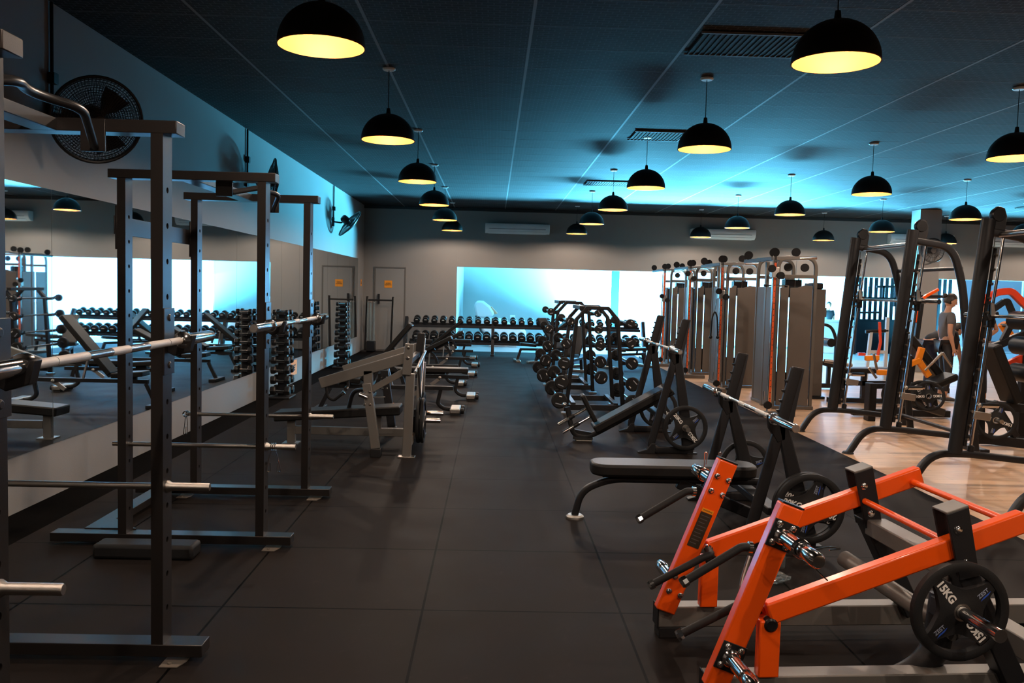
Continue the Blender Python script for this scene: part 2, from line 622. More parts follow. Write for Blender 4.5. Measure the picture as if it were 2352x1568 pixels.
# column
struct('column', B().box(9.38, 9.86, 18.9, 19.3, 0, ZC - 0.007), m_wall, smooth=False)

# orange notices
def sign(name, lab, o, ax, ay, wdt, h, lines, sc):
    r = thing(name, lab, 'sign', o)
    ax, ay = V(ax), V(ay)
    nn = ax.cross(ay)
    B().prism([(-wdt / 2, -h / 2), (wdt / 2, -h / 2), (wdt / 2, h / 2), (-wdt / 2, h / 2)], 0.004, o=(0, 0, 0), ax=ax, ay=ay).build('sign_panel', m_sign, r, smooth=False)
    Mx = Matrix((ax, ay, nn)).transposed().to_4x4()
    for k, s in enumerate(lines):
        t = text_bm(s, sc, 0.001)
        t.xf(Matrix.Translation((0, (len(lines) / 2 - 0.5 - k) * sc * 1.15, 0)))
        t.xf(Matrix.Translation(nn * 0.003) @ Mx)
        t.build('sign_lettering', m_ink, r, smooth=False)
    return r


sign('door_sign', 'square orange notice on the door in the back wall', (-2.63, YB - 0.022, 1.67), (1, 0, 0), (0, 0, 1), 0.19, 0.18, ['ACESSO', 'RESTRITO'], 0.035)
sign('wall_sign', 'small orange notice on the left wall just past the last mirror', (XL + 0.003, 21.2, 1.69), (0, 1, 0), (0, 0, 1), 0.14, 0.16, ['ACESSO', 'RESTRITO'], 0.026)
sign('low_sign', 'orange notice low on the left wall below the mirrors', (XL + 0.003, 14.15, 0.245), (0, 1, 0), (0, 0, 1), 0.40, 0.24, ['USE TOALHA', 'DURANTE', 'O TREINO'], 0.034)

# ------------------------------------------------------------------ pendant lamps
m_shade = mat('pendant_black', (0.010, 0.009, 0.009), 0.45)
m_inner = mat('pendant_gold_inside', (0.15, 0.052, 0.0075), 0.6, spec=0.08)
m_bulb = mat('lamp_glass_glow', (1, 0.9, 0.7), 0.3, emit=(1.0, 0.84, 0.66), estr=45)
m_canopy = mat('pale_canopy', (0.7, 0.75, 0.78), 0.4)
R0 = 0.245


def pendant(loc, lab):
    r = thing('pendant_lamp', lab, 'pendant lamp', loc, group='black dome pendant lamps')
    zr = 2.965 - ZC
    out = []
    H = 0.235
    for k in range(13):
        t = PI / 2 * k / 12
        out.append((R0 * math.cos(t), zr + H * math.sin(t)))
    out[-1] = (0, zr + H)
    B().lathe(out, seg=40).build('shade', m_shade, r, fix=False)
    inn = [(a * 0.975 if a else 0, zr + (z - zr) * 0.965) for a, z in out]
    b = B().lathe(inn, seg=40)
    b.lathe([(R0, zr), (R0 * 1.004, zr - 0.006), (R0 * 0.975, zr - 0.006), (R0 * 0.975, zr)], seg=40)
    b.build('shade_lining', m_inner, r)
    B().lathe([(0, zr + H + 0.055), (0.016, zr + H + 0.05), (0.022, zr + H - 0.005), (0.022, zr + H - 0.085), (0, zr + H - 0.085)], seg=16).build('lamp_holder', m_shade, r)
    B().lathe([(0, zr + H - 0.088), (0.018, zr + H - 0.09), (0.036, zr + 0.125), (0.04, zr + 0.105), (0.03, zr + 0.083), (0, zr + 0.076)], seg=18).build('light_bulb', m_bulb, r)
    B().cyl((0, 0, zr + H + 0.04), (0, 0, -0.012), 0.0035, 6).build('cord', m_cap, r)
    B().lathe([(0, -0.0), (0.06, -0.0), (0.06, -0.012), (0.05, -0.02), (0, -0.02)], seg=24).build('ceiling_canopy', m_canopy, r)
    return r


lamp_l = bpy.data.lights.new('bulb_light', 'POINT')
lamp_l.energy = 42
lamp_l.color = (1.0, 0.80, 0.64)
lamp_l.shadow_soft_size = 0.03


def bulb(parent):
    o = bpy.data.objects.new('bulb_light', lamp_l)
    COL.objects.link(o)
    o.parent = parent
    o.location = (0, 0, 2.965 - ZC + 0.045)
    return o


rows = ['in the nearest row', 'in the second row', 'in the third row', 'in the fourth row', 'in the fifth row', 'in the sixth row']
cols = ['leftmost line of lamps', 'second line of lamps from the left', 'middle line of lamps', 'fourth line of lamps', 'fifth line of lamps at the far right']
first = None
for ci, x in enumerate((-1.0, 1.92, 4.84, 7.76, 10.68, 13.6)):
    for ri in range(-2, 6):
        if ri == -2 and ci > 2:
            continue
        y = 4.95 + 3.06 * ri
        if x > 0.45 + 0.62 * max(y, 4) + 3.0:
            continue
        if ri < 0:  # rows out of view, added for light on the foreground
            lab = 'black dome pendant lamp %s, %s' % ('unseen just overhead the camera' if ri == -1 else 'unseen behind the camera', cols[min(ci, 4)])
        else:
            lab = 'black dome pendant lamp %s, %s' % (rows[ri], cols[min(ci, 4)] if ci < 5 else 'line by the right wall')
        if first is None:
            first = pendant((x, y, ZC - 0.006), lab)
            r = first
        else:
            r = dup(first, (x, y, ZC - 0.006), 0, lab)
        bulb(r)

# dark square grilles among the ceiling tiles
m_grille = mat('ceiling_grille', (0.003, 0.003, 0.003), 0.7, 0, 1.0, 60)
for i, (x, y, wx, lab) in enumerate([(2.15, 6.90, 1.2, 'dark perforated ceiling grille right of the nearest lamps'), (2.02, 10.95, 0.62, 'dark perforated ceiling grille beside the third lamp of the second line'),
                                      (2.1, 15.85, 0.9, 'dark perforated ceiling grille far back in the ceiling'), (11.6, 17.8, 1.2, 'dark ceiling grille near the far right windows')]):
    r = thing('ceiling_grille', lab, 'ceiling vent', (x, y, ZC - 0.012))
    B().box(-wx / 2, wx / 2, -0.29, 0.29, -0.004, 0.004).build('backing', m_grille, r, smooth=False)
    b = B()
    k = -wx / 2
    while k < wx / 2:
        b.box(k, k + 0.012, -0.29, 0.29, -0.012, -0.004)
        k += 0.045
    b.build('louvre', m_grille, r, smooth=False)
    b = B().box(-wx / 2 - .02, wx / 2 + .02, -0.31, -0.29, -0.012, 0.004).box(-wx / 2 - .02, wx / 2 + .02, 0.29, 0.31, -0.012, 0.004).box(wx / 2, wx / 2 + .02, -0.29, 0.29, -0.012, 0.004)
    b.build('grille_frame', m_tbar, r, smooth=False)
# ------------------------------------------------------------------ wall fans
m_fan = mat('black_fan', (0.012, 0.012, 0.013), 0.4)


def wall_fan(y, z, aim, lab):
    """aim: direction the fan faces"""
    r = thing('wall_fan', lab, 'fan', (XL, y, z), group='black fans high on the left wall')
    aim = V(aim).normalized()
    B().box(0.0, 0.03, -0.05, 0.05, -0.09, 0.09).build('wall_bracket', m_fan, r, bevel=0.004)
    hub = V((0.34, 0, -0.03))
    B().tube(fillet([(0.02, 0, 0), (0.2, 0, -0.02), tuple(hub - aim * 0.16)], 0.06), 0.016).build('arm', m_fan, r)
    B().lathe([(0, -0.20), (0.05, -0.2), (0.075, -0.17), (0.08, -0.06), (0.05, -0.02), (0, -0.02)], hub, aim, 20).build('motor', m_fan, r)
    s, u = _frame(aim)
    # cage: rings and spokes, front and back
    for nm, side in (('front_guard', 1), ('rear_guard', -1)):
        b = B()
        for k, rad in enumerate([0.05 + 0.0175 * q for q in range(15)]):
            h = side * (0.075 * (1 - (rad / 0.31) ** 2))
            b.tube([hub + aim * h + s * (rad * math.cos(t)) + u * (rad * math.sin(t)) for t in [2 * PI * q / 36 for q in range(36)]], 0.0022, 4, closed=True)
        for q in range(72):
            t = 2 * PI * q / 72
            b.tube([hub + aim * (side * 0.075 * (1 - (rad / 0.31) ** 2)) + s * (rad * math.cos(t + 0.5 * rad)) + u * (rad * math.sin(t + 0.5 * rad)) for rad in (0.05, 0.13, 0.21, 0.27, 0.31)], 0.002, 4)
        if side == 1:
            b.lathe([(0, 0.085), (0.05, 0.08), (0.055, 0.07), (0, 0.068)], hub, aim, 20)
        b.build(nm, m_fan, r)
    B().tube([hub + s * (0.312 * math.cos(t)) + u * (0.312 * math.sin(t)) for t in [2 * PI * q / 48 for q in range(48)]], 0.012, 8, closed=True).build('guard_rim', m_fan, r)
    b = B()
    for k in range(3):
        t0 = 2 * PI * k / 3
        a = []
        for j, (rad, w_) in enumerate(((0.05, 0.25), (0.16, 0.5), (0.26, 0.42))):
            p0 = hub + s * (rad * math.cos(t0 - w_)) + u * (rad * math.sin(t0 - w_)) + aim * 0.02
            p1 = hub + s * (rad * math.cos(t0 + w_)) + u * (rad * math.sin(t0 + w_)) - aim * 0.02
            a.append((p0, p1))
        for (p, q), (p2, q2) in zip(a, a[1:]):
            vs = [b.bm.verts.new(x) for x in (p, q, q2, p2)]
            b.bm.faces.new(vs)
            vs2 = [b.bm.verts.new(x + aim * 0.004) for x in (p, q, q2, p2)]
            b.bm.faces.new(vs2[::-1])
    b.lathe([(0, -0.03), (0.045, -0.03), (0.045, 0.04), (0, 0.05)], hub, aim, 16)
    b.build('fan_blades', m_fan, r, fix=False)
    # conduit up to the ceiling
    B().cyl((0.018, 0, 0.085), (0.018, 0, ZC - 0.01 - z), 0.013, 8).build('conduit', m_fan, r)
    B().box(0.0, 0.05, -0.035, 0.035, 0.22, 0.30).build('switch_box', m_fan, r, bevel=0.004)
    return r


wall_fan(6.40, 2.80, (0.58, -0.72, -0.38), 'nearest black wall fan above the first squat rack')
wall_fan(11.35, 2.95, (0.93, 0.35, -0.1), 'middle black wall fan seen edge-on behind the second squat rack')
wall_fan(17.40, 2.88, (0.70, 0.35, -0.62), 'farthest black wall fan, near the back corner')

# ------------------------------------------------------------------ power racks
FX0, FX1 = -1.42, -1.37      # front posts
BX0, BX1 = -2.25, -2.20      # rear posts


def post(b, x0, x1, y0, z0, z1):
    """rectangular tube 50 x 100 with a column of round holes through both wide faces"""
    y1 = y0 + 0.10
    hz = []
    z = 0.22
    while z < z1 - 0.1:
        hz.append(z)
        z += 0.148
    bm = b.bm
    seg = 10
    rh = 0.0125
    yc = (y0 + y1) / 2
    for xx, xo in ((x0, 1), (x1, -1)):
        zz = [z0] + [(hz[i] + hz[i + 1]) / 2 for i in range(len(hz) - 1)] + [z1]
        for i, h in enumerate(hz):
            za, zb = zz[i], zz[i + 1]
            outer = [bm.verts.new((xx, yy, z_)) for yy, z_ in ((y0, za), (y1, za), (y1, zb), (y0, zb))]
            ring = [bm.verts.new((xx, yc + rh * math.cos(-3 * PI / 4 + 2 * PI * k / 12), h + rh * math.sin(-3 * PI / 4 + 2 * PI * k / 12))) for k in range(12)]
            for q in range(4):
                a, c = outer[q], outer[(q + 1) % 4]
                seq = [ring[(q * 3 + k) % 12] for k in range(4)]
                bm.faces.new([a, c] + seq[::-1])
            inner = [bm.verts.new(v.co + V((xo * 0.02, 0, 0))) for v in ring]
            for k in range(12):
                bm.faces.new((ring[k], ring[(k + 1) % 12], inner[(k + 1) % 12], inner[k]))
            bm.faces.new(inner)
    for yy in (y0, y1):
        bm.faces.new([bm.verts.new(p) for p in ((x0, yy, z0), (x1, yy, z0), (x1, yy, z1), (x0, yy, z1))])
    bm.faces.new([bm.verts.new(p) for p in ((x0, y0, z1), (x1, y0, z1), (x1, y1, z1), (x0, y1, z1))])


def side_frame(r, y0, base_end=-1.205, spot_z=0.74, clip=True):
    for nm, x0, x1 in (('upright', FX0, FX1), ('upright', BX0, BX1)):
        b = B()
        post(b, x0, x1, y0, 0.075, 2.222)
        b.build(nm, m_rack, r)
    B().box(-2.305, -1.315, y0 - 0.001, y0 + 0.10, 2.222, 2.275).build('top_beam', m_rack, r, bevel=0.003)
    B().box(-2.66, base_end, y0 - 0.002, y0 + 0.102, 0.022, 0.075).build('base_beam', m_rack, r, bevel=0.003)
    for x in (-1.33, -2.3):
        B().prism([(-0.035, -0.06), (0.04, -0.06), (0.06, 0.0), (0.06, 0.08), (-0.035, 0.08)], 0.004, o=(x, y0, 0.004), ax=(1, 0, 0), ay=(0, 1, 0)).cyl((x, y0 - 0.03, 0.004), (x, y0 - 0.03, 0.012), 0.009, 10).build('floor_plate', mat('dull_plate_steel', (0.20, 0.17, 0.14), 0.6, 0.3), r)
    B().tube([(-2.3, y0 + 0.05, spot_z), (-1.34, y0 + 0.05, spot_z)], 0.0135, 14).build('safety_bar', m_steel, r)
    s = B().lathe([(0.0, 0), (0.026, 0.0), (0.026, 0.006), (0.0175, 0.02), (0.0175, 0.175), (0.015, 0.18), (0, 0.18)], (-1.37, y0 + 0.05, spot_z), (1, 0, 0), 16).build('spotter_peg', m_steel, r)


def jhook(r, y0, z=1.36):
    b = B()
    b.box(FX1 + 0.001, FX1 + 0.009, y0 - 0.008, y0 + 0.108, z - 0.15, z + 0.13)
    b.lathe([(0, 0.006), (0.012, 0.006), (0.016, 0.0), (0, 0.0)], (FX1 + 0.009, y0 + 0.05, z + 0.09), (1, 0, 0), 14)
    b.lathe([(0, 0.006), (0.012, 0.006), (0.016, 0.0), (0, 0.0)], (FX1 + 0.009, y0 + 0.05, z - 0.11), (1, 0, 0), 14)
    b.build('hook_plate', m_rack, r, bevel=0.002)
    B().prism([(0.008, -0.055), (0.035, -0.07), (0.10, -0.05), (0.116, 0.018), (0.103, 0.018), (0.090, -0.008), (0.07, -0.0175), (0.05, -0.0175), (0.008, -0.014)], 0.045, o=(FX1, y0 + 0.05, z), ax=(1, 0, 0), ay=(0, 0, 1)).build('j_hook', m_cap, r, bevel=0.003)


def power_rack(ya, yb, lab, hook_z, spot):
    r = thing('power_rack', lab, 'squat rack', (-1.8, (ya + yb) / 2, 0), group='black power racks along the mirror wall', world=True)
    side_frame(r, ya, spot_z=spot)
    side_frame(r, yb, spot_z=spot)
    # rear ties
    B().box(-2.27, -2.262, ya, yb + 0.1, 1.89, 2.0).box(-2.262, -2.25, ya, ya + 0.1, 1.80, 2.06).box(-2.262, -2.25, yb, yb + 0.1, 1.80, 2.06).build('rear_cross_member', m_rack, r, bevel=0.002)
    B().beam((-2.45, ya + 0.1, 0.055), (-2.45, yb, 0.055), 0.10, 0.05).build('base_rail', m_rack, r, bevel=0.003)
    # triangular gussets at the rear base
    B().prism([(0, 0), (0.22, 0), (0.0, 0.22)], 0.008, o=(-2.40, ya + 0.1, 0.078), ax=(1, 0, 0), ay=(0, 1, 0)).build('gusset', m_rack, r)
    B().prism([(0, 0), (0.22, 0), (0.0, -0.22)], 0.008, o=(-2.40, yb, 0.078), ax=(1, 0, 0), ay=(0, 1, 0)).build('gusset', m_rack, r)
    # top rail between the frames and the cranked pull-up bar
    B().box(-1.90, -1.80, ya + 0.1, yb, 2.222, 2.272).build('top_rail', m_rack, r, bevel=0.003)
    L = yb - ya
    for s_ in (0,):
        pts = [(-1.66, yb - 0.01, 2.235), (-1.66, yb - 0.01 - 0.03, 2.235), (-1.50, yb - 0.30 * L, 2.27), (-1.50, yb - 0.42 * L, 2.27), (-1.62, yb - 0.5 * L, 2.27), (-1.50, yb - 0.58 * L, 2.27), (-1.50, yb - 0.75 * L, 2.27), (-1.66, ya + 0.14, 2.235), (-1.66, ya + 0.11, 2.235)]
        B().tube(fillet([(-1.64, yb - 0.02, 2.16), (-1.50, yb - 0.33 * L, 2.235), (-1.56, yb - 0.45 * L, 2.24), (-1.56, yb - 0.55 * L, 2.24), (-1.50, yb - 0.67 * L, 2.235), (-1.64, ya + 0.12, 2.16)], 0.12), 0.017, 12).build('pull_up_bar', m_cap, r)
        for q0, q1 in ((yb - 0.012, yb - 0.001), (ya + 0.101, ya + 0.113)):
            B().box(-1.70, -1.60, q0, q1, 2.14, 2.272).build('bar_bracket', m_rack, r, bevel=0.002)
    jhook(r, ya, hook_z)
    jhook(r, yb, hook_z)
    return r


power_rack(2.35, 3.60, 'black power rack nearest the camera, cut by the left edge of the photo', 1.375, 0.745)
power_rack(5.20, 6.45, 'black power rack second from the camera, with a spring clip on its front peg', 1.375, 0.62)

# ------------------------------------------------------------------ barbells
def barbell(p0, p1, lab, sleeve=0.415, group='olympic barbells', r1=0.025):
    """p0 -> p1 end to end"""
    p0, p1 = V(p0), V(p1)
    c = (p0 + p1) / 2
    r = thing('barbell', lab, 'barbell', c, group=group, world=True)
    d = (p1 - p0).normalized()
    L = (p1 - p0).length
    B().cyl(p0 + d * sleeve, p1 - d * sleeve, 0.0142, 16).build('shaft', m_chrome, r)
    for a, bb in ((p0 + d * (sleeve + 0.03), p0 + d * (sleeve + 0.155)), (p0 + d * (sleeve + 0.16), p0 + d * (sleeve + 0.36)), (p1 - d * (sleeve + 0.155), p1 - d * (sleeve + 0.03)), (p1 - d * (sleeve + 0.36), p1 - d * (sleeve + 0.16)), (c - d * 0.07, c + d * 0.07)):
        B().cyl(a, bb, 0.0150, 16).build('knurling', m_knurl, r)
    for q, e in ((p0, d), (p1, -d)):
        s = B().lathe([(0.019, 0.0), (r1 - 0.001, 0.0), (r1, 0.003), (r1, sleeve - 0.03), (0.036, sleeve - 0.028), (0.038, sleeve - 0.02), (0.038, sleeve - 0.004), (0.02, sleeve + 0.004), (0.0, sleeve + 0.004)], q, e, 28).build('sleeve', m_chrome, r)
        B().lathe([(0, 0.002), (0.019, 0.002), (0.019, -0.001), (0, -0.001)], q, e, 20).build('end_cap', m_steel, s, at=(0, 0, 0))
    return r


barbell((-1.30, 2.06, 1.372), (-1.30, 3.985, 1.372), 'chrome barbell racked in the nearest power rack', 0.36)
barbell((-1.30, 4.70, 1.372), (-1.30, 6.72, 1.372), 'chrome barbell racked in the second power rack, by the mirrors', 0.36)


def spring_clip(name, loc, rz, lab):
    r = thing(name, lab, 'barbell clip', loc, rz)
    b = B()
    for k in range(3):
        b.tube([(0.012 * k - 0.012, 0.021 * math.cos(t), 0.021 * math.sin(t) - 0.02) for t in [2 * PI * q / 20 for q in range(20)]], 0.003, 6, closed=True)
    b.build('coil', m_chrome, r)
    for s in (-1, 1):
        B().tube(fillet([(0.012 * s, 0.0, -0.04), (0.03 * s, 0.0, -0.10), (0.045 * s, 0.006, -0.175), (0.02 * s, 0.01, -0.18), (0.022 * s, 0.008, -0.12)], 0.012), 0.0028, 6).build('clip_handle', m_chrome, r)
    return r


spring_clip('spring_clip', (-1.325, 5.25, 0.622 + 0.018), 0, 'chrome spring clip hanging on the front safety peg of the second power rack')
spring_clip('spring_clip', (-2.30, 6.50, 0.622 + 0.018), 1.57, 'chrome spring clip hanging on the rear peg of the second power rack')

# dark foam block beside the base of the second rack
r = thing('foam_block', 'black foam pad lying on the floor against the second power rack', 'foam pad', (-2.0, 5.02, 0))
B().box(-0.29, 0.29, -0.08, 0.08, 0.0, 0.085).build('pad', m_rub, r, bevel=0.02)
# ------------------------------------------------------------------ weight plates
def plate_bm(R=0.225, T=0.036):
    b = B()
    na = 96
    half = math.radians(37)

    def hole(t):
        ph = (t + PI / 4) % (PI / 2) - PI / 4
        return max(0.0, math.cos(ph / half * PI / 2)) if abs(ph) < half else 0.0
    rr = []
    for j in range(na):
        t = 2 * PI * j / na
        h = hole(t)
        rr.append([0.0262, 0.045, 0.060, 0.184 - 0.082 * h ** 0.55 if h > 0.02 else 0.184, 0.184, 0.196, 0.214, R])
    rr = [[q if i == 0 else q * R / 0.225 for i, q in enumerate(l)] for l in rr]
    for l in rr:
        l[7] = R
    zt = [0.5, 0.5, 0.34, 0.34, 0.42, 0.5, 0.5, 0.36]
    sd = []
    for s in (1, -1):
        g = [[b.bm.verts.new((r * math.cos(2 * PI * j / na), r * math.sin(2 * PI * j / na), s * zt[i] * T)) for i, r in enumerate(rr[j])] for j in range(na)]
        sd.append(g)
        for j in range(na):
            k = (j + 1) % na
            for i in range(7):
                if i == 3:
                    continue
                b.bm.faces.new((g[j][i], g[j][i + 1], g[k][i + 1], g[k][i]))
    for j in range(na):
        k = (j + 1) % na
        for i in (0, 7):
            b.bm.faces.new((sd[0][j][i], sd[0][k][i], sd[1][k][i], sd[1][j][i]))
        if rr[j][3] < 0.1835 * R / 0.225 or rr[k][3] < 0.1835 * R / 0.225:
            for i in (3, 4):
                b.bm.faces.new((sd[0][j][i], sd[0][k][i], sd[1][k][i], sd[1][j][i]))
    return b


PLATES = {}


def plate_proto(kg, R):
    key = (kg, R)
    if key in PLATES:
        return PLATES[key]
    parts = []
    me = plate_bm(R).build('disc', m_rub, None)
    k = R / 0.225
    lets = []
    for s in (1,):
        for ang, spin in ((135, 1), (-45, 1)):
            t = text_bm(kg, 0.050 * k, 0.0016)
            a = math.radians(ang)
            M = Matrix.Rotation(-PI / 4 if ang == 135 else -PI / 4 + PI, 4, 'Z')
            if ang == -45:
                M = Matrix.Rotation(3 * PI / 4, 4, 'Z')
            t.xf(Matrix.Translation((0.118 * k * math.cos(a), 0.118 * k * math.sin(a), 0.0128)) @ M)
            lets.append(('weight_lettering', t.build('weight_lettering', m_white, None, smooth=False)))
        for ang in (45, -135):
            a = math.radians(ang)
            sw = B()
            sw.prism([(-0.030 * k, -0.021 * k), (0.012 * k, -0.021 * k), (0.034 * k, -0.014 * k), (-0.010 * k, -0.015 * k)], 0.0012, ax=(1, 0, 0), ay=(0, 1, 0))
            sw.xf(Matrix.Translation((0.128 * k * math.cos(a), 0.128 * k * math.sin(a), 0.0128)) @ Matrix.Rotation(PI / 4, 4, 'Z'))
            lets.append(('brand_mark', sw.build('brand_mark', m_blue, None, smooth=False)))
            t = text_bm('ZEST', 0.026 * k, 0.0006)
            a = math.radians(ang)
            M = Matrix.Rotation(PI / 4, 4, 'Z')
            t.xf(Matrix.Translation((0.128 * k * math.cos(a), 0.128 * k * math.sin(a), 0.0128)) @ M)
            lets.append(('brand_lettering', t.build('brand_lettering', mat('silver_print', (0.28, 0.32, 0.42), 0.5), None, smooth=False)))
    ring = B().lathe([(0.0255, -0.019), (0.034, -0.019), (0.034, 0.019), (0.0255, 0.019), (0.0255, -0.019)], seg=28).build('hub_ring', m_steel, None)
    PLATES[key] = [me, ring] + [l for _, l in lets]
    for o in PLATES[key]:
        COL.objects.unlink(o)
    return PLATES[key]


def weight_plate(loc, nrm, spin, kg, lab, R=0.225, group=None):
    r = thing('weight_plate', lab, 'weight plate', loc, group=group)
    n = V(nrm).normalized()
    s, u = _frame(n)          # s right, u up, as seen looking along n
    M = Matrix((-s, u, n)).transposed()
    r.rotation_euler = (M @ Matrix.Rotation(spin, 3, 'Z')).to_euler()
    for o in plate_proto(kg, R):
        c = o.copy()
        COL.objects.link(c)
        c.parent = r
    return r


def bolt(par, p, n, r=0.011):
    n = V(n).normalized()
    return B().lathe([(0, 0.009), (r * 0.6, 0.0085), (r, 0.003), (r * 1.25, 0.002), (r * 1.3, 0), (0, 0)], p, n, 12).build('bolt', m_chrome, par)


# ------------------------------------------------------------------ orange plate-loaded machine in the foreground
om = thing('plate_loaded_machine', 'bright orange plate-loaded lever machine with black hand grips in the right foreground', 'gym machine', (0.81, 3.93, 0), 0.065)
ET = (1, 0, 0)
for v, nm in ((0.045, 'far'), (-0.685, 'near')):
    B().box(0.0, 1.95, v - 0.045, v + 0.045, 0.052, 0.150).build('base_rail', m_grey, om, bevel=0.006)
    B().box(-0.004, 0.001, v - 0.047, v + 0.047, 0.05, 0.152).build('end_cap', m_cap, om, bevel=0.002)
    for u in (0.05, 1.88):
        B().box(u - 0.045, u + 0.06, v - 0.045, v + 0.045, 0.0, 0.052).build('rubber_foot', m_rub, om, bevel=0.004)
B().box(1.52, 1.62, -0.64, 0.0, 0.052, 0.150).build('cross_rail', m_grey, om, bevel=0.006)


def orange_side(v, s, dz=0.0):
    """v: arm centre; s = +1 outer side faces +v (far), -1 faces -v (near)"""
    d = V((0.285, 0, 0.76)).normalized()
    lo, hi = V((0.025, v, 0.135 + dz)), V((0.300, v, 0.845 + dz))
    B().beam(lo, hi, 0.055, 0.095, up=(0, 0, 1)).build('lever_upright', m_orange, om, bevel=0.008)
    B().beam(hi, hi + d * 0.006, 0.052, 0.09).build('end_cap', m_cap, om)
    # arm and strut
    B().beam((0.225, v, 0.425 + dz), (1.245, v, 0.787 + dz), 0.055, 0.085).build('lever_arm', m_orange, om, bevel=0.008)
    B().beam((0.232, v, 0.155), (0.232, v, 0.40 + dz), 0.05, 0.082, up=(1, 0, 0)).build('strut', m_orange, om, bevel=0.006)
    b = B().lathe([(0, 0.034), (0.02, 0.034), (0.027, 0.028), (0.027, 0.0), (0, 0)], (0.232, v, 0.385 + dz), (0, -1, 0), 20)
    b.build('pivot_cap', m_cap, om)
    # plate pegs with flange plates
    for u, z, L in ((0.259, 0.735, 0.32), (0.077, 0.262, 0.26)):
        z += dz
        p = V((u, v + s * 0.0285, z))
        k = V((0.36, 0, 0.93))
        side = V((0.93, 0, -0.36))
        B().beam(p + V((0, 0, 0)) - k * 0.055, p + k * 0.055, 0.008, 0.10, up=side).build('peg_flange', m_cap, om, bevel=0.002)
        for a_ in (-1, 1):
            for c_ in (-1, 1):
                bolt(om, V((u, v - 0.0325, z)) + k * (0.037 * a_) + side * (0.029 * c_), (0, -1, 0))
        B().lathe([(0.0, 0.0), (0.036, 0.0), (0.036, 0.012), (0.03, 0.02), (0.0275, 0.022), (0.0275, L * 0.62), (0.0245, L * 0.62 + 0.004), (0.0285, L * 0.62 + 0.01), (0.0285, L - 0.014), (0.022, L - 0.002), (0, L)], p, (0, s, 0), 28).build('plate_peg', m_chrome, om)
    # grips
    e = 0.006
    hs = [fillet([(0.150, v, 0.700), (0.115, v, 0.703), (-0.10, v - 0.02, 0.582)], 0.04),
          fillet([(0.215, v - s * 0.03, 0.437), (0.205, v - s * 0.115, 0.437), (0.165, v - s * 0.13, 0.43), (-0.062, v - s * 0.135, 0.312)], 0.03)]
    for h in hs:
        h = [q + V((0, 0, dz * 1.9)) for q in h]
        g = B().tube(h, 0.0165, 14).build('hand_grip', m_rub, om)
        q, q0 = h[-1], (h[-1] - h[-2]).normalized()
        B().lathe([(0.016, 0), (0.0215, 0.002), (0.0225, 0.02), (0.019, 0.028), (0, 0.030)], q, q0, 8).build('grip_end', m_chrome, g, at=(0, 0, 0), smooth=False)
        q1 = (h[0] - h[1]).normalized()
        B().lathe([(0.0, 0.006), (0.022, 0.004), (0.022, -0.012), (0.0165, -0.014)], h[0], q1, 18).build('grip_collar', m_chrome, g, at=(0, 0, 0))


orange_side(0.0, 1)
orange_side(-0.73, -1, -0.022)
for u, z in ((0.953, 0.700), (1.195, 0.787)):
    B().cyl((u, -0.71, z - 0.03), (u, -0.02, z - 0.03), 0.0145, 16).build('cross_rod', m_orange, om)
# warning label on the far upright
d = V((0.361, 0, 0.932)); sd = V((0.932, 0, -0.361))
b = B()
lc = V((0.172, -0.029, 0.525))
b.beam(lc - d * 0.085, lc + d * 0.085, 0.002, 0.058, up=sd).build('warning_label', m_ink, om)
b = B().beam(lc + d * 0.087, lc + d * 0.105, 0.002, 0.058, up=sd)
b.build('warning_label_header', m_sign, om)
t = text_bm('WARNING', 0.0095, 0.0002)
Mx = Matrix((sd, d, V((0, -1, 0)))).transposed().to_4x4()
t.xf(Matrix.Translation(lc + d * 0.096 + V((0, -0.0012, 0))) @ Mx).build('warning_lettering', m_ink, om, smooth=False)
b = B()
for k in range(9):
    pc = lc + d * (0.07 - 0.017 * k) + V((0, -0.0012, 0))
    b.beam(pc - sd * 0.022, pc + sd * (0.022 - 0.006 * (k % 3)), 0.0006, 0.0028, up=d)
b.build('label_text_lines', mat('faded_print', (0.10, 0.09, 0.09), 0.6), om)
# rear pivot towers
for v, s in ((0.0, 1), (-0.73, -1)):
    B().prism([(0.898, 0.80), (0.985, 0.83), (1.045, 0.56), (0.965, 0.54)], 0.014, o=(0, v - 0.045, 0), ax=(1, 0, 0), ay=(0, 0, 1)).build('pivot_plate', m_char, om, bevel=0.003)
    B().prism([(0.898, 0.80), (0.985, 0.83), (1.045, 0.56), (0.965, 0.54)], 0.014, o=(0, v + 0.045, 0), ax=(1, 0, 0), ay=(0, 0, 1)).build('pivot_plate', m_char, om, bevel=0.003)
    B().beam((0.898, v, 0.803), (0.985, v, 0.832), 0.10, 0.010).build('pivot_bridge', m_grey, om, bevel=0.003)
    for u, z in ((0.945, 0.74), (0.985, 0.61), (1.10, 0.33)):
        bolt(om, (u, v - 0.0525, z), (0, -1, 0), 0.013)
    B().beam((0.985, v, 0.60), (1.235, v, 0.12), 0.09, 0.085, up=(1, 0, 0.4)).build('rear_leg', m_char, om, bevel=0.006)
B().beam((1.02, -0.70, 0.545), (1.02, -0.03, 0.545), 0.10, 0.075).build('cross_beam', m_grey, om, bevel=0.006)
B().tube([(0.86, -0.06, 0.40), (1.02, -0.69, 0.30)], 0.038, 18).build('torsion_tube', m_grey, om)
B().tube(fillet([(1.02, -0.60, 0.42), (0.98, -0.62, 0.16), (0.80, -0.62, 0.055), (0.50, -0.62, 0.055)], 0.2, 10), 0.055, 18).build('front_support_tube', m_char, om)
B().tube(fillet([(0.42, -0.02, 0.40), (0.37, -0.05, 0.27), (0.36, -0.10, 0.17), (0.40, -0.12, 0.15)], 0.06), 0.010, 10).build('stop_tube', m_steel, om)
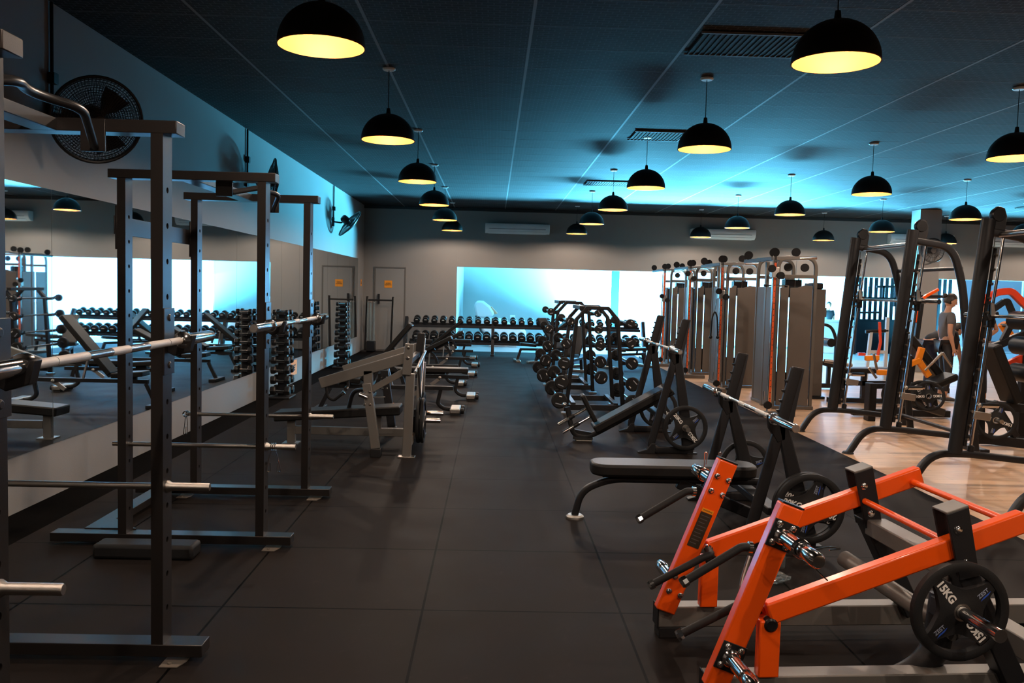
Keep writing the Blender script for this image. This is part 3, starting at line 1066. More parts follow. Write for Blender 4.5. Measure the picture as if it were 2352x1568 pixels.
# storage peg for the near plate
for v, s in ((-0.73, -1),):
    B().cyl((0.925, v + s * 0.05, 0.45), (0.925, v + s * 0.36, 0.45), 0.0245, 24).build('plate_peg', m_chrome, om)
    B().lathe([(0.0, 0.0), (0.04, 0), (0.04, 0.02), (0, 0.02)], (0.925, v + s * 0.045, 0.45), (0, s, 0), 20).build('peg_flange', m_cap, om)
    B().beam((0.90, v, 0.42), (1.12, v, 0.40), 0.07, 0.07).build('peg_bracket', m_char, om, bevel=0.004)


def loc_om(u, v, z):
    c, s_ = math.cos(0.065), math.sin(0.065)
    return V((0.81 + u * c - v * s_, 3.93 + u * s_ + v * c, z))


nn = V((math.sin(0.065), -math.cos(0.065), 0))
weight_plate(loc_om(0.925, -0.85, 0.45), nn, -0.08, '15KG', 'black 15KG grip plate on the near side of the orange machine', R=0.19)
# chrome spring clips on the upper pegs
for i, (u, v, z, s, lab) in enumerate(((0.259, -0.93, 0.713, -1, 'chrome spring clip on the near upper peg of the orange machine'), (0.259, 0.21, 0.735, 1, 'chrome spring clip on the far upper peg of the orange machine'))):
    p = loc_om(u, v, z)
    r = thing('spring_clip', lab, 'barbell clip', p, 0.065)
    b = B()
    for k in range(4):
        b.tube([(0.032 * math.cos(t), 0.006 * k - 0.009, 0.032 * math.sin(t)) for t in [2 * PI * q / 24 for q in range(24)]], 0.003, 6, closed=True)
    b.build('coil', m_chrome, r)
    if s < 0:
        B().tube(fillet([(0.027, -0.01, 0), (0.10, -0.012, 0.012), (0.145, -0.012, 0.005), (0.10, -0.012, 0.0)], 0.01), 0.0028, 6).build('clip_handle', m_chrome, r)
        B().tube(fillet([(0.015, 0.009, -0.026), (0.07, 0.012, -0.085), (0.11, 0.012, -0.12)], 0.01), 0.0028, 6).build('clip_handle', m_chrome, r)
    else:
        for q in (0, 0.06):
            B().tube(fillet([(q, 0.0, 0.027), (q * 1.2, 0.0, 0.11), (q * 1.2 + 0.012, 0, 0.11), (q + 0.01, 0.0, 0.05)], 0.008), 0.0028, 6).build('clip_handle', m_chrome, r)

# ------------------------------------------------------------------ bench presses
def press_side(r, x, y, hook, top, out):
    """one upright; x = foot of the front leg"""
    xt = x + 0.25 * top
    B().rpath(fillet([(x + 0.46, y, 0.035), (x + 0.02, y, 0.035), (xt, y, top)], 0.09, 8), 0.045, 0.075, up=(0, 0, 1), r=0.016).build('front_upright', m_char, r)
    b = B().beam((x + 0.25 * hook * 0.97 + 0.035, y, hook * 0.93), (xt + 0.012, y, top + 0.01), 0.03, 0.075, up=(1, 0, 0))
    b.build('upright_channel', m_black, r, bevel=0.003)
    # rack teeth along the slot
    for k in range(4):
        z = hook + 0.06 + (top - hook - 0.1) * k / 4
        xx = x + 0.25 * z - 0.012
        B().prism([(0, 0), (-0.03, 0.018), (-0.034, 0.032), (0, 0.03)], 0.028, o=(xx, y, z), ax=(1, 0, 0), ay=(0, 0, 1)).build('rack_tooth', m_cap, r)
    w0, w1 = 0.038, 0.062
    xr0, xr1 = x + 0.25 * hook + 0.012, x + 0.415
    B().prism([(xr0 - w0, hook), (xr0 + w0, hook), (xr1 + w1, 0.04), (xr1 - w1, 0.04)], 0.05, o=(0, y, 0), ax=(1, 0, 0), ay=(0, 0, 1)).build('rear_upright', m_char, r, bevel=0.012)
    B().prism([(x - 0.10, 0.0), (x + 0.07, 0.0), (x + 0.075, 0.10), (x + 0.03, 0.10), (x - 0.01, 0.04), (x - 0.10, 0.012)], 0.07, o=(0, y, 0), ax=(1, 0, 0), ay=(0, 0, 1)).build('foot_plate', m_char, r, bevel=0.004)
    B().box(x + 0.40, x + 0.50, y - 0.03, y + 0.03, 0.0, 0.012).build('foot_plate', m_char, r)
    # bar hook
    xh = x + 0.25 * hook
    B().prism([(0.03, -0.10), (-0.02, -0.12), (-0.075, -0.03), (-0.085, 0.055), (-0.062, 0.058), (-0.048, 0.0), (-0.01, -0.005), (0.03, 0.03)], 0.05, o=(xh, y, hook), ax=(1, 0, 0), ay=(0, 0, 1)).build('bar_hook', m_cap, r, bevel=0.004)
    # plate peg pointing outwards, low
    B().cyl((x + 0.36, y + out * 0.02, 0.272), (x + 0.36, y + out * 0.20, 0.272), 0.0235, 20).build('plate_peg', m_steel, r)
    B().lathe([(0, 0), (0.036, 0), (0.036, 0.012), (0, 0.012)], (x + 0.36, y + out * 0.024, 0.272), (0, out, 0), 18).build('peg_flange', m_steel, r)


def pad_round(b, p0, p1, w, t, up=(0, 0, 1), n=10, r0=True, r1=True):
    """upholstered slab with rounded ends, along p0 -> p1"""
    p0, p1 = V(p0), V(p1)
    d = (p1 - p0).normalized()
    s, u = _frame(d, up)
    L = (p1 - p0).length
    out = []
    h = w / 2
    rr = h * 0.75
    for cx, cy, a0, on in ((rr, -h + rr, 180, r0), (L - rr, -h + rr, 270, r1), (L - rr, h - rr, 0, r1), (rr, h - rr, 90, r0)):
        if not on:
            rr2 = 0.02
            cx = rr2 if cx == rr else L - rr2
            cy = -h + rr2 if cy < 0 else h - rr2
        else:
            rr2 = rr
        for k in range(n + 1):
            a = math.radians(a0 + 90 * k / n)
            out.append((cx + rr2 * math.cos(a), cy + rr2 * math.sin(a)))
    b.prism(out, t, o=p0 + u * 0, ax=d, ay=s)
    return b


# flat bench press
fb = thing('bench_press', 'flat olympic bench press with black pad, just behind the orange machine', 'weight bench', (1.3, 6.05, 0), group='charcoal olympic benches', world=True)
pad_round(B(), (0.72, 6.05, 0.372), (1.90, 6.05, 0.372), 0.29, 0.085).build('bench_pad', m_vinyl, fb, bevel=0.018)
B().box(0.80, 1.86, 5.98, 6.12, 0.312, 0.328).build('pad_board', m_black, fb, bevel=0.003)
B().rpath(fillet([(0.618, 6.05, 0.02), (0.66, 6.05, 0.20), (0.86, 6.05, 0.288), (1.95, 6.05, 0.288)], 0.22, 10), 0.055, 0.048, r=0.015).build('spine_tube', m_char, fb)
B().lathe([(0, 0.028), (0.05, 0.026), (0.064, 0.014), (0.066, 0.0), (0, 0.0)], (0.620, 6.05, 0), (0, 0, 1), 28).build('foot_disc', m_steel, fb)
B().beam((1.35, 6.05, 0.27), (1.90, 6.05, 0.05), 0.06, 0.08).build('brace', m_char, fb, bevel=0.008)
B().beam((1.86, 5.47, 0.22), (1.86, 6.64, 0.22), 0.10, 0.05).build('cross_beam', m_char, fb, bevel=0.008)
B().box(1.60, 1.66, 6.017, 6.022, 0.17, 0.20).build('maker_plate', m_steel, fb)
press_side(fb, 1.665, 5.45, 0.80, 1.155, -1)
press_side(fb, 1.665, 6.66, 0.80, 1.155, 1)
barbell((1.80, 7.16, 0.842), (1.80, 4.98, 0.842), 'chrome barbell on the flat bench press behind the orange machine', 0.40)
weight_plate((2.045, 5.405, 0.272), (0, -1, 0), 0.25, '20KG', 'inner of two black 20KG plates on the near side of the flat bench press', group=None)
weight_plate((2.045, 5.36, 0.272), (0, -1, 0), 0.5, '20KG', 'outer of two black 20KG plates on the near side of the flat bench press')
weight_plate((2.025, 6.71, 0.272), (0, -1, 0), -0.5, '10KG', 'black 10KG plate on the far side of the flat bench press', R=0.20)

# decline bench press
db = thing('bench_press', 'decline bench press with sloping black pad and leg hold, in front of the barbell racks', 'weight bench', (1.45, 9.25, 0), group='charcoal olympic benches', world=True)
pad_round(B(), (1.12, 9.25, 0.135), (1.93, 9.25, 0.60), 0.30, 0.085, r0=False, r1=False).build('bench_pad', m_vinyl, db, bevel=0.015)
B().rpath(fillet([(0.83, 9.25, 0.36), (0.90, 9.25, 0.06), (1.05, 9.25, 0.035), (1.17, 9.25, 0.09), (1.98, 9.25, 0.55)], 0.16, 10), 0.06, 0.055, r=0.018).build('spine_tube', m_char, db)
B().box(0.93, 1.10, 9.17, 9.33, 0.0, 0.014).build('foot_plate', m_steel, db, bevel=0.003)
B().prism([(0.90, 0.012), (1.12, 0.012), (1.10, 0.09), (0.92, 0.12)], 0.05, o=(0, 9.25, 0), ax=(1, 0, 0), ay=(0, 0, 1)).build('foot_gusset', m_char, db, bevel=0.006)
pad_round(B(), (1.135, 9.25, 0.215), (0.985, 9.25, 0.50), 0.20, 0.05, up=(1, 0, 0.4), r0=False, r1=False).build('leg_hold_pad', m_vinyl, db, bevel=0.012)
for (a, c_) in (((0.735, 9.22, 0.17), (1.03, 9.25, 0.345)), ((0.775, 9.12, 0.10), (1.08, 9.20, 0.27))):
    a, c_ = V(a), V(c_)
    B().cyl(a, c_, 0.017, 16).build('leg_roller_bar', m_chrome, db)
    B().cyl(a * 0.62 + c_ * 0.38, a * 0.42 + c_ * 0.58, 0.024, 16).build('sleeve', m_cap, db)
B().ball((0.80, 9.25, 0.385), 0.028).build('adjust_knob', m_chrome, db)
press_side(db, 1.60, 8.60, 1.02, 1.35, -1)
press_side(db, 1.60, 9.90, 1.02, 1.35, 1)
B().beam((1.80, 8.62, 0.32), (1.80, 9.88, 0.32), 0.07, 0.06).build('cross_beam', m_char, db, bevel=0.008)
barbell((1.79, 10.30, 1.062), (1.79, 8.12, 1.062), 'chrome barbell on the decline bench press', 0.40)
weight_plate((1.962, 8.545, 0.272), (0, -1, 0), -0.08, '20KG', 'black 20KG grip plate facing the camera on the decline bench press')
weight_plate((1.962, 9.955, 0.272), (0, -1, 0), 0.3, '20KG', 'black grip plate on the far side of the decline bench press, behind its cross beam')

# ------------------------------------------------------------------ barbell storage racks with fixed barbells
def fixed_barbell(x, y0, y1, z, R, lab, group):
    r = thing('fixed_barbell', lab, 'barbell', (x, (y0 + y1) / 2, z), group=group)
    h = (y1 - y0) / 2
    B().cyl((0, -h + 0.05, 0), (0, h - 0.05, 0), 0.0145, 12).build('bar', m_chrome, r)
    for s in (-1, 1):
        hd = B().lathe([(0, 0.0), (R * 0.86, 0.0), (R, 0.012), (R, 0.058), (R * 0.86, 0.07), (0.03, 0.07), (0.026, 0.10), (0, 0.10)], (0, s * h, 0), (0, -s, 0), 28).build('weight_head', m_rub, r)
        b = B()
        t0 = random.uniform(0, 6.28)
        b.box(-R * 0.18, R * 0.18, s * h - 0.0012, s * h + 0.0012, -0.006, 0.006)
        b.xf(Matrix.Translation((0, s * h, 0)) @ Matrix.Rotation(t0, 4, 'Y') @ Matrix.Translation((0, -s * h, R * 0.55)))
        b.build('head_marking', m_white, hd, smooth=False, at=(0, 0, 0))
        b = B()
        b.box(-R * 0.40, R * 0.40, s * h - 0.0012, s * h + 0.0012, -0.005, 0.005)
        b.xf(Matrix.Translation((0, s * h, 0)) @ Matrix.Rotation(t0 + PI, 4, 'Y') @ Matrix.Translation((0, -s * h, R * 0.42)))
        b.build('head_marking', mat('grey_print', (0.35, 0.38, 0.45), 0.5), hd, smooth=False, at=(0, 0, 0))
    return r


def a_rack(y0, y1, L, Rr, xl0, xl1, xr1, xr0, zt, lab, grp, where):
    r = thing('barbell_rack', lab, 'barbell rack', ((xl0 + xr0) / 2, (y0 + y1) / 2, 0), world=True, group='arched barbell racks')
    for y in (y0, y1):
        pts = [(xl0, y, 0.03), (xl1, y, zt - 0.17), (xl1 + 0.13, y, zt - 0.02), (xr1 - 0.13, y, zt - 0.02), (xr1, y, zt - 0.17), (xr0, y, 0.03)]
        B().rpath(pts, 0.05, 0.085, up=(0, 0, 1)).build('arch_frame', m_char, r, bevel=0.008)
        B().beam((xl0 + 0.03, y, 0.09), (xr0 - 0.03, y, 0.09), 0.05, 0.075).build('base_beam', m_char, r, bevel=0.006)
        for x in (xl0, xr0):
            B().box(x - 0.06, x + 0.06, y - 0.04, y + 0.04, 0, 0.02).build('foot_plate', m_steel, r)
    for x in (xl0 + 0.10, xr0 - 0.10):
        B().beam((x, y0, 0.13), (x, y1, 0.13), 0.06, 0.04).build('tie_rail', m_char, r, bevel=0.004)
    B().beam(((xl1 + xr1) / 2 - 0.2, y0, zt - 0.02), ((xl1 + xr1) / 2 - 0.2, y1, zt - 0.02), 0.07, 0.05).build('top_rail', m_char, r, bevel=0.004)
    ords = ['top', 'second', 'middle', 'fourth', 'lowest']
    for side, lst, ww in ((-1, L, 'left'), (1, Rr, 'right')):
        for k, (x, z) in enumerate(lst):
            R_ = 0.058 + 0.0115 * k
            for y in (y0, y1):
                xl = xl1 + (xl0 - xl1) * (1 - z / (zt - 0.17)) if side < 0 else xr1 + (xr0 - xr1) * (1 - z / (zt - 0.17))
                B().prism([(xl, -0.045), (x + 0.0 * side, -0.035), (x + side * 0.03, -0.02), (x + side * 0.035, 0.03), (x + side * 0.02, 0.03), (x + side * 0.018, -0.015), (x - side * 0.018, -0.016), (xl, 0.03)], 0.03, o=(0, y, z), ax=(1, 0, 0), ay=(0, 0, 1)).build('bar_hook', m_cap, r, bevel=0.002)
            fixed_barbell(x, y0 - 0.24, y1 + 0.24, z, R_, 'black fixed barbell, %s on the %s side of the %s arched rack' % (ords[k], ww, where), 'fixed barbells on the arched racks')
    return r


a_rack(11.25, 12.25, [(0.995, 1.226), (0.955, 0.94), (0.935, 0.68), (0.91, 0.435), (0.885, 0.20)], [(1.775, 1.216), (1.79, 0.964), (1.81, 0.70), (1.83, 0.43), (1.845, 0.193)],
       0.99, 1.10, 1.64, 1.75, 1.42, 'black arched barbell rack nearer the camera', '', 'nearer')
a_rack(13.60, 14.60, [(0.905, 1.285), (0.885, 1.015), (0.865, 0.75), (0.84, 0.52), (0.81, 0.285)], [(1.64, 1.275), (1.66, 1.026), (1.685, 0.769), (1.70, 0.518), (1.72, 0.273)],
       0.95, 1.03, 1.52, 1.62, 1.45, 'black arched barbell rack farther from the camera', '', 'farther')

# ------------------------------------------------------------------ long two-tier dumbbell rack at the back
dr = thing('dumbbell_rack', 'long two-tier black dumbbell rack along the back opening', 'dumbbell rack', (0.8, 21.0, 0), world=True)
RX0, RX1, RY = -2.02, 3.62, 20.95
for z, dy, nm in ((0.695, 0.12, 'upper'), (0.300, -0.02, 'lower')):
    for yy, zz in ((-0.09, -0.02), (0.09, 0.03)):
        B().beam((RX0, RY + dy + yy, z + zz), (RX1, RY + dy + yy, z + zz), 0.03, 0.06).build('tier_rail', m_black, dr, bevel=0.003)
    B().beam((RX0, RY + dy, z - 0.03), (RX1, RY + dy, z + 0.0), 0.19, 0.012).build('tier_tray', m_black, dr)
for x, sx in ((RX0, -0.18), (0.01, 0.0), (RX1, 0.17)):
    B().prism([(-0.22, 0.03), (-0.14, 0.03), (0.30, 0.86), (0.16, 0.90), (-0.22, 0.30)], 0.075, o=(x + sx * 0.5, RY, 0), ax=(0, 1, 0), ay=(0, 0, 1)).build('end_frame', m_char, dr, bevel=0.006)
    B().beam((x + sx * 0.5, RY - 0.35, 0.02), (x + sx * 0.5, RY + 0.35, 0.02), 0.09, 0.04).build('floor_foot', m_char, dr, bevel=0.004)

m_dbh = mat('dumbbell_rubber', (0.014, 0.014, 0.015), 0.32, 0, 0.2, 200)


def round_dumbbell(R, L, T):
    r = thing('round_dumbbell', 'x', 'dumbbell', (0, 0, 0), group='round dumbbells on the long rack')
    B().cyl((0, -L / 2, 0), (0, L / 2, 0), 0.016, 10).build('handle', m_chrome, r)
    for s in (-1, 1):
        hd = B().lathe([(0, T), (R * 0.55, T), (R * 0.6, T - 0.004), (R * 0.93, T - 0.006), (R, T - 0.02), (R, 0.016), (R * 0.9, 0), (0, 0)], (0, s * L / 2, 0), (0, s, 0), 22).build('weight_head', m_dbh, r)
    B().box(-R * 0.35, R * 0.35, -L / 2 - T - 0.0015, -L / 2 - T + 0.001, R * 0.2, R * 0.2 + 0.014).build('head_marking', m_white, r, smooth=False)
    return r


def label_words(n):
    o = ['first', 'second', 'third', 'fourth', 'fifth', 'sixth', 'seventh', 'eighth', 'ninth', 'tenth', 'eleventh', 'twelfth', 'thirteenth', 'fourteenth', 'fifteenth', 'sixteenth', 'seventeenth', 'eighteenth', 'nineteenth', 'twentieth', 'twenty-first', 'twenty-second', 'twenty-third', 'twenty-fourth', 'twenty-fifth', 'twenty-sixth', 'twenty-seventh', 'twenty-eighth']
    return o[n]


pu = None
for tier, z0, dy, R_, T_, proto in (('upper', 0.835, 0.12, 0.078, 0.08, None), ('lower', 0.45, -0.02, 0.096, 0.10, None)):
    proto = None
    for i in range(26):
        x = RX0 + 0.17 + i * 0.2135
        if abs(x - 0.01) < 0.09:
            x += 0.0
        loc = (x, RY + dy, z0)
        lab = '%s dumbbell from the left on the %s tier of the long rack' % (label_words(i), tier)
        rot = (math.radians(14), 0, 0)
        if proto is None:
            proto = round_dumbbell(R_, 0.11, T_)
            proto.location = loc; proto.rotation_euler = rot
            proto['label'] = lab
        else:
            dup(proto, loc, 0, lab, rot=rot)

# ------------------------------------------------------------------ vertical towers of hexagonal dumbbells by the mirror
def hex_dumbbell(s, hx):
    r = thing('hex_dumbbell', 'x', 'dumbbell', (0, 0, 0), group='hexagonal dumbbells on the towers')
    B().cyl((-hx, 0, 0), (hx, 0, 0), 0.014, 12).build('handle', m_chrome, r)
    for q in (-1, 1):
        B().lathe([(0, 0), (s * 0.8, 0), (s, 0.012), (s, s * 1.15 - 0.012), (s * 0.8, s * 1.15), (0, s * 1.15)], (q * hx, 0, 0), (q, 0, 0), 6).build('weight_head', m_dbh, r, smooth=False, bevel=0.004)
    return r


def tower(x, y, zt, lab, where, grow):
    r = thing('dumbbell_tower', lab, 'dumbbell rack', (x, y, 0), group='dumbbell towers by the mirrors')
    B().box(-0.06, 0.06, 0.03, 0.11, 0.02, zt + 0.02).build('column', m_black, r, bevel=0.006)
    B().box(-0.16, 0.16, -0.20, 0.20, 0.0, 0.03).build('base_plate', m_black, r, bevel=0.01)
    B().box(0.061, 0.069, 0.03, 0.10, 0.06, zt).build('steel_edge', m_steel, r)
    n = 10
    for k in range(n):
        t = k / (n - 1)
        z = zt - (zt - 0.105) * (t * 0.75 + 0.25 * t * t)
        s = 0.042 + 0.026 * t * grow
        for sy, fb_ in ((-1, 'front'), (1, 'back')):
            B().box(-0.055, 0.055, (-0.115 if sy < 0 else 0.111), (0.029 if sy < 0 else 0.235), z - 0.032, z - 0.020).build('cradle', m_black, r)
            o = hex_dumbbell(s, 0.062)
            o.location = (x, y + sy * 0.075 + (0.07 if sy > 0 else -0.0), z)
            o['label'] = '%s pair-row black hex dumbbell, %s side of the %s' % (['topmost', 'second', 'third', 'fourth', 'fifth', 'sixth', 'seventh', 'eighth', 'ninth', 'bottom'][k], fb_, where)
    return r


tower(-2.985, 12.25, 1.215, 'black dumbbell tower by the mirrors behind the second power rack', 'nearer tower by the mirrors', 1.0)
tower(-2.945, 16.9, 1.25, 'black dumbbell tower by the mirrors farther back, left of the grey machine', 'farther tower by the mirrors', 1.1)
# ------------------------------------------------------------------ grey plate-loaded bench machine on the left
gm = thing('plate_loaded_bench', 'warm grey plate-loaded press machine with a low black bench, left of the aisle', 'gym machine', (-1.4, 8.7, 0), world=True)
YN, YR_ = 8.12, 9.42
for y, near in ((YN, True), (YR_, False)):
    B().beam((-1.085, y, 0.08), (-1.175, y, 0.70), 0.07, 0.085, up=(1, 0, 0)).build('front_post', m_grey if near else m_char, gm, bevel=0.006)
    B().box(-1.13, -1.03, y - 0.045, y + 0.045, 0.0, 0.08).build('rubber_foot', m_rub, gm, bevel=0.006)
    B().beam((-0.79, y, 0.01), (-0.765, y, 0.80), 0.07, 0.085, up=(1, 0, 0)).build('main_post', m_grey, gm, bevel=0.006)
    B().box(-0.87, -0.71, y - 0.05, y + 0.05, 0.0, 0.012).build('foot_plate', m_steel, gm, bevel=0.002)
    for p in ((-1.145, 0.62), (-1.195, 0.62), (-1.14, 0.50), (-1.19, 0.50)):
        bolt(gm, (p[0], y - 0.036, p[1]), (0, -1, 0), 0.010)
# near lever arm
B().beam((-1.615, YN, 0.69), (-0.80, YN, 0.955), 0.06, 0.10).build('lever_arm', m_grey, gm, bevel=0.006)
B().beam((-1.20, YN, 0.60), (-0.80, YN, 0.835), 0.05, 0.06).build('lower_link', m_grey, gm, bevel=0.005)
B().beam((-1.16, YN, 0.66), (-1.165, YN, 0.82), 0.06, 0.085, up=(1, 0, 0)).build('arm_bracket', m_grey, gm, bevel=0.004)
B().beam((-0.80, YN - 0.045, 0.79), (-0.775, YN - 0.045, 1.085), 0.03, 0.085, up=(1, 0, 0)).build('pivot_plate', m_grey, gm, bevel=0.006)
bolt(gm, (-0.785, YN - 0.062, 1.05), (0, -1, 0), 0.014)
bolt(gm, (-0.79, YN - 0.062, 0.95), (0, -1, 0), 0.014)
# far lever arm, partly hidden
B().beam((-1.62, YR_, 0.69), (-0.80, YR_, 0.965), 0.06, 0.10).build('lever_arm', m_grey, gm, bevel=0.006)
B().beam((-0.80, YR_ - 0.045, 0.79), (-0.775, YR_ - 0.045, 1.12), 0.03, 0.085, up=(1, 0, 0)).build('pivot_plate', m_char, gm, bevel=0.006)
B().beam((-0.80, YN + 0.05, 0.90), (-0.80, YR_ - 0.05, 0.90), 0.05, 0.05).build('pivot_shaft', m_char, gm)
# hand grips hanging off the arm
for a in ([(-1.56, YN, 0.655), (-1.545, YN, 0.56), (-1.49, YN, 0.525), (-1.41, YN, 0.59)], [(-1.36, YN + 0.02, 0.73), (-1.35, YN + 0.01, 0.67), (-1.36, YN - 0.03, 0.655)]):
    h = fillet(a, 0.03)
    g = B().tube(h, 0.014, 12).build('hand_grip', m_rub, gm)
    B().cyl(h[-1], h[-1] + (h[-1] - h[-2]).normalized() * 0.03, 0.019, 12).build('grip_end', m_chrome, g, at=(0, 0, 0))
# chrome adjustment levers
b = B()
b.cyl((-1.24, YN - 0.05, 0.60), (-1.16, YN - 0.05, 0.57), 0.022, 14)
b.build('pivot_cap', m_chrome, gm)
B().cyl((-1.17, YN - 0.02, 0.565), (-1.0, YN - 0.02, 0.575), 0.006, 8).build('adjust_lever', m_chrome, gm)
# curved arm over the bench
B().tube(fillet([(-1.44, 8.70, 0.37), (-1.40, 8.68, 0.55), (-1.24, 8.5, 0.60), (-1.14, 8.25, 0.60)], 0.16, 10), 0.022, 12).build('curved_arm', m_char, gm)
# V shaped steel cable guard
for a, c_ in (((-0.70, YN + 0.05, 0.86), (-0.72, 8.75, 0.50)), ((-0.74, YR_, 1.06), (-0.72, 8.75, 0.50))):
    B().cyl(a, c_, 0.011, 10).build('steel_stay', m_steel, gm)
B().tube([(-0.73, YN + 0.08, 0.80), (-0.73, YR_ - 0.05, 0.92)], 0.017, 12).build('counterweight_bar', m_steel, gm)
# bench
pad_round(B(), (-2.17, 8.72, 0.285), (-0.91, 8.72, 0.375), 0.30, 0.09, r0=False, r1=False).build('bench_pad', m_vinyl, gm, bevel=0.014)
B().box(-2.06, -1.98, 8.69, 8.75, 0.01, 0.235).build('bench_leg', m_grey, gm, bevel=0.004)
B().box(-2.10, -1.94, 8.64, 8.80, 0.0, 0.012).build('foot_plate', m_steel, gm)
B().box(-1.18, -1.11, 8.69, 8.75, 0.17, 0.31).build('bench_leg', m_grey, gm, bevel=0.004)
B().beam((-1.98, 8.72, 0.14), (-0.80, 8.72, 0.135), 0.06, 0.08).build('spine_rail', m_grey, gm, bevel=0.005)
B().beam((-0.78, YN + 0.04, 0.13), (-0.78, YR_ - 0.04, 0.13), 0.06, 0.08).build('cross_rail', m_grey, gm, bevel=0.005)
# orange stripe on the rear post
B().beam((-1.108, YR_ - 0.001, 0.30), (-1.112, YR_ - 0.001, 0.33), 0.074, 0.09, up=(1, 0, 0)).build('orange_band', m_sign, gm)
for y in (8.55, 9.05):
    B().cyl((-0.75, y, 0.29), (-0.50, y, 0.29), 0.024, 18).build('plate_peg', m_chrome, gm)
    B().beam((-0.78, y, 0.15), (-0.78, y, 0.33), 0.06, 0.06, up=(0, 1, 0)).build('peg_bracket', m_char, gm, bevel=0.004)
    weight_plate((-0.715, y, 0.29), (1, 0, 0), 0.4, '20KG', 'black plate seen edge-on, %s of two on the grey press machine' % ('nearer' if y < 9 else 'farther'))
    if y < 9:
        weight_plate((-0.675, y, 0.29), (1, 0, 0), 1.1, '20KG', 'outer black plate sharing the nearer peg of the grey press machine')

# ------------------------------------------------------------------ row of adjustable benches
def adj_bench(xf, y, angle, lab, hx=-0.98, L=0.84):
    """xf: x of the foot end (right); pad angle in degrees (0 flat)"""
    r = thing('adjustable_bench', lab, 'weight bench', (xf, y, 0), group='adjustable benches in a row left of the aisle')
    B().beam((hx - 0.47, 0, 0.325), (-0.13, 0, 0.325), 0.06, 0.05).build('main_rail', m_char, r, bevel=0.004)
    B().rpath(fillet([(-0.29, 0, 0.31), (-0.33, 0, 0.12), (-0.24, 0, 0.055), (-0.10, 0, 0.055)], 0.11, 8), 0.05, 0.05, r=0.014).build('curved_leg', m_char, r)
    B().box(-0.16, -0.03, -0.20, 0.20, 0.02, 0.085).build('foot_beam', m_steel, r, bevel=0.012)
    B().box(-0.15, -0.04, -0.19, 0.19, 0.0, 0.02).build('foot_rubber', m_rub, r)
    for s in (-1, 1):
        B().lathe([(0, 0), (0.036, 0.004), (0.04, 0.012), (0.04, 0.04), (0.03, 0.05), (0, 0.05)], (-0.03 , s * 0.12, 0.052), (1, 0, 0), 16).build('wheel', m_cap, r)
    B().beam((hx - 0.44, 0, 0.30), (hx - 0.57, 0, 0.03), 0.05, 0.05, up=(1, 0, 0)).build('rear_leg', m_char, r, bevel=0.004)
    B().box(hx - 0.64, hx - 0.52, -0.24, 0.24, 0.0, 0.05).build('rear_foot', m_char, r, bevel=0.008)
    a = math.radians(angle)
    hz = 0.395
    e = (hx + L * math.cos(a), 0, hz + L * math.sin(a))
    s_ = V((-math.sin(a), 0, math.cos(a)))
    pad_round(B(), V((hx, 0, hz)) + s_ * 0.03, V(e) + s_ * 0.03, 0.27, 0.065, up=s_, r0=False, r1=False).build('back_pad', m_vinyl, r, bevel=0.012)
    B().beam(V((hx, 0, hz)) - s_ * 0.02, V((hx, 0, hz)) * 0.4 + V(e) * 0.6 - s_ * 0.02, 0.05, 0.04).build('back_frame', m_char, r)
    if angle > 5:
        B().beam((hx + 0.42 * math.cos(a), 0, hz + 0.42 * math.sin(a) - 0.03), (hx + 0.36, 0, 0.34), 0.035, 0.02, up=(1, 0, 0)).build('adjust_strut', m_steel, r)
        pl = [(hx + 0.24 + 0.26 * math.cos(t), 0, 0.34 + 0.26 * math.sin(t)) for t in [0.1, 0.4, 0.7, 1.0, 1.3]]
        B().rpath(pl, 0.012, 0.045).build('ladder_arc', m_char, r)
    pad_round(B(), (hx - 0.44, 0, 0.43), (hx - 0.04, 0, 0.40), 0.27, 0.065, r0=False, r1=False).build('seat_pad', m_vinyl, r, bevel=0.012)
    B().box(hx - 0.32, hx - 0.17, -0.03, 0.03, 0.345, 0.385).build('seat_bracket', m_char, r)
    B().lathe([(0, 0), (0.022, 0.0), (0.024, 0.02), (0, 0.03)], (-0.55, -0.03, 0.31), (0, -1, 0), 12).build('lock_knob', m_steel, r)
    B().beam((-0.55, 0.0, 0.30), (-0.68, 0.0, 0.20), 0.02, 0.05).build('lock_lever', m_steel, r)
    return r


adj_bench(-0.36, 11.05, 50, 'nearest adjustable bench of the row, backrest raised steeply', hx=-1.27, L=0.95)
adj_bench(-0.20, 12.5, 0, 'second adjustable bench of the row, pad lying flat')
adj_bench(-0.42, 14.15, 27, 'third adjustable bench of the row, backrest slightly raised')
adj_bench(-0.28, 15.8, 28, 'fourth adjustable bench of the row, low backrest in front of the back rack')
adj_bench(-0.26, 17.7, 40, 'fifth adjustable bench of the row, backrest at forty degrees')
adj_bench(-0.34, 19.5, 0, 'farthest adjustable bench of the row, flat, near the long dumbbell rack')

